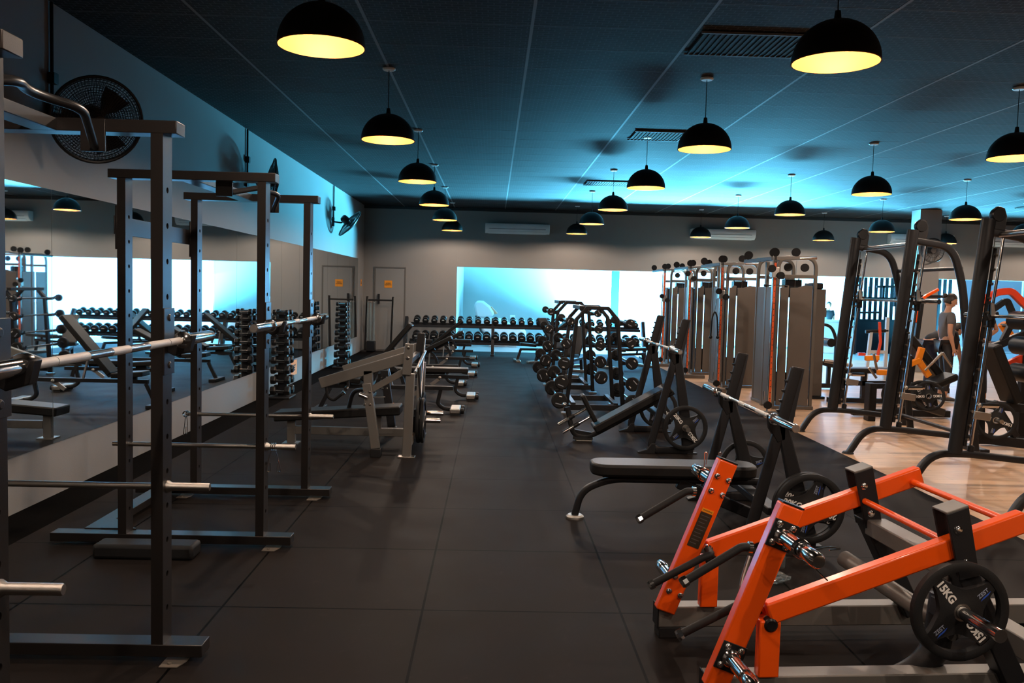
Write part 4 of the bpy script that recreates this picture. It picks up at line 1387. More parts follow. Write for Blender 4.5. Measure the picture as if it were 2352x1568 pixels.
# small benches standing between the arched racks and the back
def small_bench(x, y, rz, ang, lab):
    r = thing('adjustable_bench', lab, 'weight bench', (x, y, 0), rz, group='adjustable benches behind the barbell racks')
    B().beam((-0.5, 0, 0.28), (0.55, 0, 0.28), 0.06, 0.05).build('main_rail', m_char, r, bevel=0.004)
    for sx in (-1, 1):
        B().beam((sx * 0.48, 0, 0.28), (sx * 0.56, 0, 0.03), 0.05, 0.05, up=(1, 0, 0)).build('leg', m_char, r)
        B().box(sx * 0.56 - 0.05, sx * 0.56 + 0.05, -0.25, 0.25, 0.0, 0.05).build('floor_foot', m_steel, r, bevel=0.008)
    a = math.radians(ang)
    s_ = V((-math.sin(a), 0, math.cos(a)))
    p0 = V((-0.10, 0, 0.36)); p1 = p0 + V((math.cos(a), 0, math.sin(a))) * 0.82
    pad_round(B(), p0 + s_ * 0.03, p1 + s_ * 0.03, 0.27, 0.065, up=s_, r0=False, r1=False).build('back_pad', m_vinyl, r, bevel=0.012)
    pad_round(B(), (-0.50, 0, 0.40), (-0.14, 0, 0.37), 0.27, 0.065, r0=False, r1=False).build('seat_pad', m_vinyl, r, bevel=0.012)
    B().beam((0.3, 0, 0.29), p0 * 0.5 + p1 * 0.5, 0.03, 0.03, up=(1, 0, 0)).build('adjust_strut', m_char, r)
    return r


small_bench(1.6, 16.6, 1.2, 38, 'adjustable bench seen through the arched barbell racks')
small_bench(1.35, 18.6, 2.3, 48, 'adjustable bench with raised back near the long dumbbell rack')
small_bench(2.9, 18.4, 0.6, 0, 'flat bench near the glass front right of the barbell racks')
small_bench(1.12, 19.3, 0.12, 38, 'adjustable bench standing in front of the long dumbbell rack, left of the barbell racks')

# ------------------------------------------------------------------ accessory stand in the back corner
cs = thing('accessory_stand', 'black stand with clear plastic tubes hanging in the back left corner', 'equipment rack', (-2.8, 21.2, 0), world=True)
for x in (-3.13, -2.50):
    B().beam((x, 21.2, 0.02), (x + 0.04, 21.2, 1.36), 0.05, 0.05, up=(0, 1, 0)).build('post', m_rack, cs, bevel=0.004)
    B().box(x - 0.06, x + 0.06, 20.95, 21.45, 0.0, 0.04).build('floor_foot', m_rack, cs, bevel=0.004)
    B().cyl((x + 0.03, 21.165, 0.05), (x + 0.06, 21.165, 1.34), 0.008, 8).build('steel_edge', m_steel, cs)
B().beam((-3.1, 21.2, 1.27), (-2.48, 21.2, 1.27), 0.04, 0.04).build('top_bar', m_rack, cs, bevel=0.003)
B().box(-3.08, -2.88, 21.05, 21.3, 0.02, 0.26).build('base_box', m_cap, cs, bevel=0.01)
m_clear = mat('clear_plastic', (0.85, 0.95, 1.0), 0.06, trans=0.9)
for k, (x, z0, z1) in enumerate(((-3.07, 0.27, 1.22), (-3.0, 0.27, 1.22), (-2.92, 0.27, 1.22))):
    t = thing('clear_tube', 'clear plastic tube on the corner stand, %s of three' % ['leftmost', 'middle', 'rightmost'][k], 'plastic tube', (x, 21.17, z0), group='clear tubes on the corner stand')
    B().lathe([(0.026, 0), (0.03, 0.02), (0.028, 0.3), (0.034, 0.5), (0.026, 0.7), (0.022, z1 - z0), (0.019, z1 - z0), (0.023, 0.7), (0.031, 0.5), (0.025, 0.3), (0.026, 0.02)], seg=18).build('tube', m_clear, t)
    B().lathe([(0, 0), (0.027, 0), (0.027, 0.02), (0, 0.02)], (0, 0, z1 - z0 - 0.01), seg=14).build('tube_cap', m_steel, t)

# ------------------------------------------------------------------ smith machines
def oval(rx, ry, n=18):
    return [(rx * math.cos(2 * PI * k / n), ry * math.sin(2 * PI * k / n)) for k in range(n)]


def smith_frame(r, y, s):
    """one side frame in the XZ plane at depth y; s = side on which the inner fittings sit"""
    B().sweep([(4.115, y, 0.27), (4.30, y, 2.33)], oval(0.048, 0.062), up=(1, 0, 0)).build('side_column', m_char, r)
    h = B().prism([(-0.07, -0.10), (0.05, -0.10), (0.065, 0.05), (0.04, 0.12), (-0.015, 0.135), (-0.06, 0.10)], 0.05, o=(4.385, y, 2.31), ax=(1, 0, 0), ay=(0, 0, 1)).build('pulley_housing', m_char, r, bevel=0.008)
    B().lathe([(0, -0.034), (0.055, -0.034), (0.062, -0.02), (0.062, 0.02), (0.055, 0.034), (0, 0.034)], (4.375, y, 2.37), (0, 1, 0), 24).build('pulley', m_cap, h, at=(0, 0, 0))
    B().rpath(fillet([(4.32, y, 2.225), (4.72, y, 2.165), (4.84, y, 1.80), (5.08, y, 0.03)], 0.16, 10), 0.06, 0.075, r=0.02).build('rear_arch', m_char, r)
    B().rpath(fillet([(3.74, y, 0.0), (3.90, y, 0.262), (4.20, y, 0.268), (5.03, y, 0.19)], 0.17, 10), 0.075, 0.06, r=0.02).build('base_tube', m_char, r)
    B().lathe([(0, 0.022), (0.05, 0.02), (0.062, 0.0), (0, 0)], (3.735, y, 0), (0, 0, 1), 24).build('foot_disc', m_char, r)
    B().box(5.03, 5.15, y - 0.04, y + 0.04, 0, 0.012).build('foot_plate', m_char, r)
    B().cyl((4.255, y, 0.33), (4.437, y, 2.17), 0.0135, 14).build('guide_rod', m_chrome, r)
    B().lathe([(0.0, 0), (0.028, 0), (0.028, 0.09), (0.016, 0.10), (0, 0.10)], (4.250, y, 0.245), (0.1, 0, 1), 16).build('rod_socket', m_cap, r)
    # perforated catch rail with black hook pins
    a, c_ = V((4.185, y + s * 0.03, 0.34)), V((4.355, y + s * 0.03, 2.08))
    B().beam(a, c_, 0.012, 0.028, up=(1, 0, 0)).build('catch_rail', m_cap, r)
    for k in range(14):
        q = a * (1 - (k + 0.5) / 14) + c_ * ((k + 0.5) / 14)
        B().lathe([(0, 0), (0.009, 0), (0.009, 0.02), (0.013, 0.021), (0.013, 0.028), (0, 0.028)], q, (0.3, -1, 0), 8).build('catch_pin', m_steel, r)
    B().cyl((4.205, y, 0.34), (4.37, y, 2.22), 0.004, 6).build('counterweight_cable', m_steel, r)


def smith(ya, yb, bz, lab):
    r = thing('smith_machine', lab, 'smith machine', (4.4, (ya + yb) / 2, 0), group='charcoal smith machines', world=True)
    smith_frame(r, ya, -1)
    smith_frame(r, yb, -1)
    B().cyl((4.40, ya, 2.20), (4.40, yb, 2.20), 0.024, 16).build('top_tube', m_steel, r)
    B().cyl((4.82, ya, 1.95), (4.82, yb, 1.95), 0.022, 14).build('rear_tie', m_char, r)
    B().cyl((4.97, ya, 0.22), (4.97, yb, 0.22), 0.022, 14).build('lower_tie', m_char, r)
    xb = 4.255 + (bz - 0.33) / 1.84 * 0.182
    B().cyl((xb + 0.01, ya - 0.22, bz), (xb + 0.01, yb + 0.22, bz), 0.0142, 16).build('smith_bar', m_chrome, r)
    for y, s in ((ya, -1), (yb, 1)):
        B().cyl((xb, y, bz - 0.10), (xb, y, bz + 0.10), 0.032, 16).build('carriage_sleeve', m_cap, r)
        B().beam((xb - 0.05, y, bz - 0.02), (xb + 0.05, y, bz + 0.02), 0.08, 0.05).build('carriage_block', m_char, r, bevel=0.006)
        B().cyl((xb + 0.01, y + s * 0.06, bz), (xb + 0.01, y + s * 0.42, bz), 0.0245, 18).build('bar_sleeve', m_chrome, r)
        B().prism([(-0.01, 0.0), (0.03, 0.0), (0.01, 0.11), (-0.02, 0.12)], 0.012, o=(xb - 0.02, y - 0.05, bz), ax=(1, 0, 0), ay=(0, 0, 1)).build('catch_hook', m_steel, r)
        # low safety stops and plate pegs
        B().beam((4.25, y - 0.03, 0.62), (4.40, y - 0.03, 0.60), 0.02, 0.07).build('safety_stop', m_steel, r, bevel=0.004)
        B().cyl((4.33, y, 0.70), (4.48, y, 0.70), 0.021, 14).build('plate_peg', m_chrome, r)
        B().ball((4.29, y - 0.035, 0.705), 0.022).build('stop_knob', m_steel, r)
    return r


smith(8.80, 10.20, 1.60, 'charcoal smith machine farther from the camera, between the cable towers and the nearer one')
smith(6.05, 7.45, 1.49, 'charcoal smith machine at the right edge, nearest the orange machine')

# ------------------------------------------------------------------ cable tower row
m_taupe = mat('taupe_shroud', (0.095, 0.078, 0.066), 0.5, 0.0, 0.2, 400, var=0.12)
m_frame = mat('bronze_grey_frame', (0.11, 0.098, 0.085), 0.4, 0.1, var=0.1)
m_smoke = mat('dark_acrylic', (0.02, 0.022, 0.025), 0.2)
m_strip = mat('orange_scale_strip', (0.80, 0.11, 0.02), 0.35)


def pulley(b, c, d, R=0.055):
    b.lathe([(0, -0.017), (R, -0.017), (R * 0.84, -0.006), (R * 0.84, 0.006), (R, 0.017), (0, 0.017)], c, d, 20)


def cable_tower(y, lab, attach=None, last=False):
    r = thing('cable_tower', lab, 'cable machine', (4.2, y, 0), group='cable towers in a row beside the rubber floor', world=True)
    # adjustable chrome column with orange perforated scale
    B().beam((3.75, y - 0.75, 0.06), (3.75, y - 0.75, 2.10), 0.05, 0.06, up=(0, 1, 0)).build('adjust_column', m_chrome, r, bevel=0.004)
    s_ = B().box(3.736, 3.764, y - 0.784, y - 0.7805, 0.10, 2.06).build('scale_strip', m_strip, r, smooth=False)
    b = B()
    for k in range(24):
        z = 0.16 + k * 0.08
        b.lathe([(0, 0.0012), (0.007, 0.0012), (0.007, 0), (0, 0)], (3.75, y - 0.784, z), (0, -1, 0), 8)
    b.build('scale_holes', m_ink, s_, at=(0, 0, 0), smooth=False)
    B().box(3.62, 4.10, y - 0.80, y - 0.70, 0.0, 0.06).build('floor_foot', m_taupe, r, bevel=0.006)
    # sliding pulley carriage
    zc = attach[1] if attach else 1.9
    B().box(3.70, 3.80, y - 0.81, y - 0.70, zc - 0.07, zc + 0.07).build('carriage', m_steel, r, bevel=0.008)
    for c in ((3.69, y - 0.83, zc + 0.05), (3.81, y - 0.83, zc - 0.04)):
        b = B()
        pulley(b, c, (0, 1, 0), 0.05)
        b.build('carriage_pulley', m_cap, r)
    # weight-stack tower: shroud panels towards the camera and towards the aisle
    xa, xb = 4.06, 4.58
    y0, y1 = y, y + 0.95
    h = 1.75
    for nm, a0, a1 in (('shroud_panel', xa + 0.03, xa + 0.15), ('shroud_panel', xa + 0.17, xb - 0.03)):
        ww = a1 - a0
        B().prism([(a0, 0.05), (a1, 0.05), (a1, h + 0.02), (a0 + ww * 0.65, h + 0.03), (a0 + ww * 0.35, h - 0.005), (a0, h - 0.01)], 0.03, o=(0, y0, 0), ax=(1, 0, 0), ay=(0, 0, 1)).build(nm, m_taupe, r, bevel=0.004)
    for a0, a1 in ((y0 + 0.06, y0 + 0.42), (y0 + 0.50, y1 - 0.04)):
        B().box(xa - 0.016, xa + 0.012, a0, a1, 0.05, h).build('shroud_panel', m_taupe, r, bevel=0.004)
    for yy in (y0 + 0.03, y1):
        B().rpath(fillet([(xa, yy, 0.04), (xa, yy, 2.17), (xb + 0.02, yy, 2.17), (xb + 0.02, yy, 0.04)], 0.16, 8), 0.05, 0.05, up=(0, 1, 0), r=0.012).build('stack_frame', m_frame, r)
        B().beam((xa, yy, 1.90), (xb, yy, 1.90), 0.05, 0.05).build('frame_crossbar', m_frame, r, bevel=0.004)
    B().box(xa - 0.03, xb + 0.05, y0 - 0.03, y1 + 0.04, 0.0, 0.045).build('base_frame', m_taupe, r, bevel=0.006)
    B().box(xa + 0.08, xb - 0.08, y0 + 0.10, y0 + 0.32, 0.09, 0.52).build('weight_stack', m_smoke, r, bevel=0.003)
    for xx in (xa + 0.16, xb - 0.16):
        B().cyl((xx, y0 + 0.2, 0.5), (xx, y0 + 0.2, 1.9), 0.010, 10).build('guide_rod', m_chrome, r)
    B().box(xa + 0.14, xb - 0.14, y0 + 0.12, y0 + 0.28, 1.60, 1.86).build('counter_block', m_smoke, r, bevel=0.004)
    # middle post between column and tower, with dark acrylic guard
    B().beam((3.90, y + 0.02, 0.04), (3.90, y + 0.02, 2.10), 0.045, 0.07).build('middle_post', m_frame, r, bevel=0.004)
    B().box(3.925, 4.03, y + 0.005, y + 0.03, 0.10, 1.72).build('guard_panel', m_smoke, r, bevel=0.003)
    B().box(3.86, 3.89, y - 0.45, y - 0.10, 0.08, 1.74).build('guard_panel', m_taupe, r, bevel=0.003)
    # top beams and pulleys
    B().beam((3.75, y - 0.75, 2.12), (3.75, y + 0.6, 2.12), 0.05, 0.05).build('top_beam', m_char, r, bevel=0.004)
    B().beam((3.72, y - 0.75, 2.12), (4.30, y - 0.10, 2.16), 0.045, 0.045).build('top_beam', m_frame, r, bevel=0.004)
    B().cyl((3.75, y + 0.02, 2.13), (4.6, y + 0.02, 2.17), 0.022, 12).build('top_tube', m_chrome, r)
    for c in ((3.97, y - 0.02, 2.23), (4.30, y + 0.02, 2.245), (3.76, y - 0.70, 2.20), (3.72, y + 0.35, 2.20)):
        b = B()
        pulley(b, c, (0.25, 1, 0), 0.062)
        b.build('top_pulley', m_cap, r)
    for xx in (4.20, 4.44):
        b = B()
        pulley(b, (xx, y0 + 0.03, 2.03), (0, 1, 0), 0.058)
        b.build('stack_pulley', m_cap, r)
    for p_, q_ in (((3.97, y - 0.02, 2.29), (4.30, y + 0.02, 2.305)), ((3.70, y - 0.83, 2.15), (3.70, y - 0.83, 0.12)), ((4.33, y + 0.05, 2.2), (4.33, y + 0.2, 0.5))):
        B().cyl(p_, q_, 0.003, 5).build('cable', m_steel, r)
    # low roller and loose fittings
    for c, d_ in (((3.70, y - 0.86, 0.16), (0, 1, 0)), ((3.80, y - 0.60, 0.28), (1, 0, 0))):
        b = B()
        pulley(b, c, d_, 0.053)
        b.build('low_pulley', m_cap, r)
    B().cyl((3.66, y - 0.80, 0.34), (3.66, y - 0.80, 0.22), 0.009, 8).build('snap_hook', m_chrome, r)
    return r


cable_tower(12.2, 'nearest cable tower, its tall taupe shroud facing the camera left of the smith machines', (0, 1.93))
cable_tower(14.85, 'second cable tower of the row, with a triceps rope on its carriage', (0, 1.62))
cable_tower(17.15, 'third cable tower of the row', (0, 1.95))
cable_tower(19.6, 'farthest cable tower of the row, against the bright glass front', (0, 1.5))
# triceps rope and lat bar
r = thing('triceps_rope', 'black triceps rope with ball ends hanging on the second cable tower', 'rope handle', (3.62, 13.95, 1.36))
B().tube(fillet([(-0.055, 0, -0.42), (-0.045, 0, -0.12), (0, 0, 0.0), (0.045, 0, -0.12), (0.06, 0, -0.42)], 0.08), 0.013, 10).build('rope', m_cap, r)
for x in (-0.055, 0.06):
    B().ball((x, 0, -0.44), 0.03).build('rope_end', m_cap, r)
B().cyl((0, 0, 0), (0.02, 0, 0.18), 0.008, 8).build('snap_hook', m_chrome, r)
r = thing('pull_down_bar', 'short chrome pull-down bar hanging at the nearest cable tower', 'bar handle', (3.94, 12.0, 1.76))
B().cyl((-0.13, 0, 0), (0.16, 0, 0), 0.013, 10).build('bar', m_chrome, r)
for x in (-0.13, 0.16):
    B().cyl((x - 0.02, 0, 0), (x + 0.02, 0, 0), 0.018, 10).build('bar_grip', m_cap, r)
B().cyl((0.01, 0, 0.0), (0.01, 0, 0.14), 0.006, 8).build('snap_hook', m_chrome, r)

# darker tower of the same line, seen behind the first on its right
r = thing('weight_stack_tower', 'slim dark weight-stack tower right behind the nearest taupe shroud', 'cable machine', (5.15, 13.6, 0), world=True)
B().box(5.02, 5.26, 13.5, 13.9, 0.04, 1.74).build('shroud_panel', m_taupe, r, bevel=0.01)
B().box(5.0, 5.30, 13.46, 13.94, 0.0, 0.04).build('base_plate', m_char, r)
B().box(5.04, 5.22, 13.52, 13.88, 1.74, 1.84).build('top_cap', m_cap, r, bevel=0.02)
B().box(5.255, 5.30, 13.55, 13.7, 1.30, 1.45).build('selector_box', m_frame, r, bevel=0.006)

# seated leg machine behind the towers, against the windows
r = thing('leg_machine', 'seated leg machine with foam roller, silhouetted between the cable tower and the smith machine', 'gym machine', (5.95, 15.0, 0), world=True)
B().rpath(fillet([(5.70, 15, 1.14), (5.95, 15, 1.13), (6.06, 15, 0.9), (6.06, 15, 0.05)], 0.12, 8), 0.05, 0.05, r=0.012).build('swing_arm', m_char, r)
B().cyl((5.88, 14.75, 0.83), (5.88, 15.25, 0.83), 0.075, 18).build('foam_roller', m_cap, r)
B().cyl((5.88, 15, 0.83), (6.05, 15, 0.83), 0.015, 10).build('roller_arm', m_steel, r)
B().beam((5.6, 15, 0.06), (6.2, 15, 0.06), 0.07, 0.08).build('base_tube', m_char, r)
B().beam((5.95, 15, 0.06), (5.95, 15, 0.50), 0.06, 0.06).build('post', m_char, r)
B().beam((5.66, 15, 0.50), (5.98, 15, 0.42), 0.35, 0.07).build('seat_pad', m_vinyl, r, bevel=0.02)
B().beam((5.66, 15, 0.55), (5.80, 15, 0.12), 0.04, 0.04).build('brace', m_char, r)

# ------------------------------------------------------------------ amber-armed machine seen between the smith frames
r = thing('plate_loaded_machine', 'amber-armed plate-loaded machine seen between the two smith machines', 'gym machine', (5.7, 11.3, 0), world=True)
B().rpath([(5.23, 11.5, 0.62), (5.38, 11.5, 0.62), (5.58, 11.5, 0.70), (5.80, 11.5, 0.80)], 0.07, 0.075).build('lever_arm', m_amber, r, bevel=0.008)
B().beam((5.78, 11.5, 0.80), (5.82, 11.5, 0.97), 0.06, 0.08, up=(1, 0, 0)).build('arm_fork', m_amber, r, bevel=0.008)
B().beam((5.78, 11.5, 0.80), (5.94, 11.5, 0.58), 0.06, 0.08, up=(1, 0, 0)).build('arm_fork', m_amber, r, bevel=0.008)
B().beam((5.23, 11.9, 0.78), (5.42, 11.9, 0.79), 0.07, 0.07).build('lever_arm', m_amber, r, bevel=0.008)
for a, c_ in (((5.12, 11.4, 0.88), (5.20, 11.45, 0.66)), ((5.02, 11.3, 0.70), (5.13, 11.3, 0.56)), ((6.0, 11.3, 0.92), (6.14, 11.3, 0.73)), ((5.83, 11.4, 0.67), (6.0, 11.3, 0.92))):
    B().cyl(a, c_, 0.017, 12).build('hand_grip', m_steel, r)
pad_round(B(), (5.74, 11.8, 1.10), (6.30, 11.8, 0.46), 0.30, 0.11, up=(1, 0, 0.8), r0=False, r1=False).build('back_pad', m_vinyl, r, bevel=0.02)
pad_round(B(), (5.98, 11.5, 0.47), (6.26, 11.5, 0.60), 0.34, 0.09, r0=False, r1=False).build('seat_pad', m_vinyl, r, bevel=0.02)
B().beam((5.98, 11.5, 0.42), (6.06, 11.5, 0.08), 0.07, 0.07, up=(1, 0, 0)).build('seat_post', m_char, r)
B().beam((5.30, 10.9, 0.33), (6.1, 11.4, 0.10), 0.08, 0.10).build('spine_beam', m_char, r, bevel=0.008)
B().box(5.29, 5.38, 10.85, 10.95, 0.0, 0.9).build('front_post', m_char, r, bevel=0.008)
B().box(4.98, 5.08, 11.15, 11.30, 0.0, 0.50).build('front_post', m_char, r, bevel=0.008)
B().beam((4.95, 11.6, 0.06), (6.3, 11.6, 0.06), 0.09, 0.09).build('base_beam', m_char, r, bevel=0.008)
B().beam((5.0, 11.2, 0.46), (5.9, 11.2, 0.50), 0.07, 0.07).build('upper_beam', m_char, r, bevel=0.008)
for i, (x, y, z, sp) in enumerate(((5.16, 10.75, 0.40, 0.6), (5.48, 10.78, 0.40, -0.3), (5.54, 10.70, 0.40, 0.9))):
    B().cyl((x - 0.02 * i, y + 0.02, z), (x, y + 0.15, z), 0.022, 12).build('plate_peg', m_steel, r)
    weight_plate((x, y, z), (-0.45, -1, 0.1), sp, '10KG', 'black 10KG plate on the amber-armed machine, %s of three' % ['leftmost', 'middle', 'rightmost'][i], R=0.19)

# ------------------------------------------------------------------ red lever machine at the right edge
r = thing('plate_loaded_machine', 'dark grey lever machine with red arms at the right edge, behind the near smith machine', 'gym machine', (5.6, 9.4, 0), world=True)
m_redor = m_red
B().rpath(fillet([(5.46, 9.5, 1.62), (5.62, 9.5, 1.72), (5.78, 9.5, 1.74), (5.98, 9.5, 1.56), (6.2, 9.5, 1.45)], 0.05), 0.06, 0.075).build('lever_arm', m_redor, r, bevel=0.006)
B().beam((5.76, 9.5, 0.88), (6.25, 9.5, 1.12), 0.06, 0.11).build('lower_arm', m_redor, r, bevel=0.006)
B().rpath(fillet([(5.50, 9.5, 1.46), (5.74, 9.5, 1.64), (5.84, 9.5, 1.44), (5.72, 9.5, 1.18)], 0.04), 0.05, 0.06).build('swing_link', m_char, r, bevel=0.006)
B().rpath(fillet([(5.40, 9.5, 1.10), (5.62, 9.5, 1.10), (5.85, 9.5, 1.22), (6.3, 9.5, 1.36)], 0.12), 0.06, 0.08).build('swing_link', m_char, r, bevel=0.006)
pad_round(B(), (5.28, 9.0, 1.16), (5.56, 9.0, 0.56), 0.30, 0.10, up=(1, 0, 0.5), r0=False, r1=False).build('back_pad', m_vinyl, r, bevel=0.02)
for z, x in ((1.42, 5.66), (1.15, 5.70), (0.86, 5.70)):
    B().cyl((x, 8.9, z), (x, 9.2, z), 0.10, 20).build('foam_roller', m_cap, r)
B().beam((5.36, 9.0, 0.55), (5.62, 9.0, 0.18), 0.07, 0.07, up=(1, 0, 0)).build('brace', m_char, r, bevel=0.006)
B().beam((5.30, 9.0, 0.52), (6.2, 9.0, 0.44), 0.08, 0.09).build('upper_beam', m_char, r, bevel=0.006)
B().beam((5.19, 9.0, 0.16), (6.2, 9.0, 0.06), 0.08, 0.10).build('base_beam', m_char, r, bevel=0.006)
B().beam((5.24, 9.0, 0.10), (5.20, 9.0, 0.90), 0.07, 0.07, up=(1, 0, 0)).build('front_post', m_char, r, bevel=0.006)
B().box(5.18, 5.28, 8.88, 9.3, 0.0, 0.05).build('floor_foot', m_char, r)
B().beam((5.98, 9.5, 0.1), (5.98, 9.5, 1.5), 0.08, 0.08).build('rear_post', m_char, r, bevel=0.006)
B().beam((5.52, 9.5, 0.06), (6.3, 9.5, 0.06), 0.09, 0.09).build('base_beam', m_char, r, bevel=0.006)
B().cyl((6.0, 10.0, 1.36), (6.12, 10.0, 1.20), 0.05, 12).build('amber_grip', m_amber, r)
B().cyl((5.98, 9.5, 1.33), (6.0, 10.0, 1.34), 0.02, 10).build('grip_arm', m_char, r)
B().cyl((5.28, 8.98, 0.38), (5.28, 8.70, 0.38), 0.022, 12).build('plate_peg', m_steel, r)
weight_plate((5.28, 8.80, 0.38), (-0.35, -1, 0), 0.5, '15KG', 'black 15KG plate behind the near smith machine post', R=0.20)

# red-orange arms of a machine farther back beside the people
r = thing('plate_loaded_machine', 'machine with slim red-orange arms left of the standing woman', 'gym machine', (7.3, 14.6, 0), world=True)
B().rpath(fillet([(7.62, 14.6, 1.80), (7.38, 14.6, 1.66), (7.30, 14.6, 1.50), (7.26, 14.6, 1.22)], 0.05), 0.05, 0.05).build('lever_arm', m_orange, r, bevel=0.006)
B().beam((7.14, 14.9, 1.56), (7.10, 14.9, 1.26), 0.04, 0.05, up=(1, 0, 0)).build('lever_arm', m_orange, r, bevel=0.006)
B().beam((7.2, 14.6, 0.0), (7.34, 14.6, 1.62), 0.08, 0.08, up=(1, 0, 0)).build('post', m_char, r, bevel=0.006)
B().beam((7.0, 14.75, 1.66), (7.9, 14.75, 1.68), 0.05, 0.05).build('cross_beam', m_char, r)
B().beam((7.85, 14.75, 0.0), (7.85, 14.75, 1.7), 0.08, 0.08, up=(1, 0, 0)).build('post', m_char, r, bevel=0.006)
B().beam((7.1, 14.7, 0.05), (7.95, 14.7, 0.05), 0.09, 0.09).build('base_beam', m_char, r, bevel=0.006)

# dark low bench machine behind the far smith frame
r = thing('bench_machine', 'low dark bench machine beyond the far smith machine', 'gym machine', (5.8, 13.1, 0), world=True)
B().beam((5.4, 13.1, 0.50), (6.3, 13.1, 0.52), 0.30, 0.08).build('bench_pad', m_vinyl, r, bevel=0.02)
B().beam((5.3, 13.1, 0.30), (6.4, 13.1, 0.32), 0.07, 0.07).build('spine_beam', m_char, r)
for x in (5.42, 5.75, 6.25):
    B().beam((x, 13.1, 0.0), (x, 13.1, 0.46), 0.07, 0.07, up=(1, 0, 0)).build('leg', m_char, r)
B().beam((5.2, 13.1, 0.04), (6.5, 13.1, 0.04), 0.08, 0.07).build('base_beam', m_char, r)
for y in (12.85, 13.35):
    B().cyl((5.22, y, 0.62), (5.45, y, 0.60), 0.03, 12).build('hand_grip', m_steel, r)

# pale frame machine with red straps, far back
r = thing('suspension_frame', 'pale metal frame with red straps in front of the black partition', 'gym machine', (7.7, 17.0, 0), world=True)
m_pale = mat('pale_grey_paint', (0.55, 0.58, 0.6), 0.4)
B().beam((7.50, 17, 0.0), (7.56, 17, 0.95), 0.06, 0.06, up=(1, 0, 0)).build('post', m_pale, r)
B().beam((7.88, 17, 0.0), (7.88, 17, 1.25), 0.06, 0.06, up=(1, 0, 0)).build('post', m_pale, r)
B().beam((7.50, 17, 0.55), (7.88, 17, 0.55), 0.05, 0.06).build('cross_bar', m_pale, r)
B().cyl((7.45, 17, 0.95), (7.9, 17, 0.98), 0.035, 12).build('foam_roller', m_cap, r)
B().tube([(7.70, 16.95, 1.15), (7.74, 16.95, 0.75), (7.68, 16.95, 0.35)], 0.03, 8).build('red_strap', m_red, r)
B().beam((7.30, 16.95, 0.50), (7.44, 16.95, 0.50), 0.06, 0.06).build('red_pad', m_red, r)

# ------------------------------------------------------------------ foyer beyond the opening
m_slat = mat('dark_slats', (0.005, 0.006, 0.008), 0.8, spec=0.1)


def slat_screen(x0, x1, y, z0, z1, lab):
    r = thing('slat_screen', lab, 'screen', ((x0 + x1) / 2, y, 0), group='dark vertical slat screens')
    n = int((x1 - x0) / 0.16)
    w2 = (x1 - x0) / 2
    B().box(-w2, w2, -0.02, 0.02, z0 - 0.04, z0).build('bottom_rail', m_slat, r, smooth=False)
    B().box(-w2, w2, -0.02, 0.02, z1, z1 + 0.05).build('top_rail', m_slat, r, smooth=False)
    for k in range(n + 1):
        x = -w2 + 0.16 * k
        B().box(x, x + 0.075, -0.03, 0.03, z0, z1).build('slat', m_slat, r, smooth=False)
    for x in (-w2 + 0.02, w2 - 0.06):
        B().box(x, x + 0.05, -0.025, 0.025, 0.0, z0 - 0.04).build('post', m_slat, r, smooth=False)
    return r


slat_screen(10.62, 12.2, 25.2, 1.0, 2.75, 'dark vertical slat screen before the bright glass, between the two smith frames')
slat_screen(12.35, 13.6, 25.2, 0.6, 2.75, 'dark vertical slat screen right of the grey column')
r = thing('partition', 'low black partition under the left slat screen', 'partition', (11.35, 25.0, 0))
B().box(-0.75, 0.65, -0.05, 0.05, 0.0, 0.96).build('panel', m_slat, r, bevel=0.01)
B().box(-0.78, 0.68, -0.07, 0.07, 0.96, 0.99).build('cap_rail', m_slat, r, bevel=0.004)
r = thing('reception_counter', 'white reception counter in the bright foyer right of the cable towers', 'counter', (9.72, 24.75, 0))
B().box(-0.55, 0.75, -0.05, 0.05, 0.0, 0.92).build('front_panel', m_whitep, r, bevel=0.004)
B().box(-0.60, 0.80, -0.15, 0.45, 0.92, 0.96).build('worktop', m_whitep, r, bevel=0.006)
# calisthenics brackets seen against the slats
r = thing('wall_bar_set', 'black pull-up bars and brackets seen against the slat screen', 'pull-up bar', (11.0, 24.4, 0), world=True)
for (a, c_) in (((10.35, 1.62), (11.6, 1.62)), ((10.75, 1.62), (10.75, 1.95)), ((11.15, 1.62), (11.15, 1.98)), ((10.95, 1.95), (11.5, 1.97)), ((11.5, 1.4), (11.5, 1.97)), ((10.45, 1.2), (11.1, 1.22))):
    B().beam((a[0], 24.4, a[1]), (c_[0], 24.4, c_[1]), 0.06, 0.07, up=(0, 1, 0)).build('bar', m_cap, r)
for x in (10.4, 11.6):
    B().beam((x, 24.4, 0.0), (x, 24.4, 1.65), 0.06, 0.06, up=(0, 1, 0)).build('post', m_cap, r)

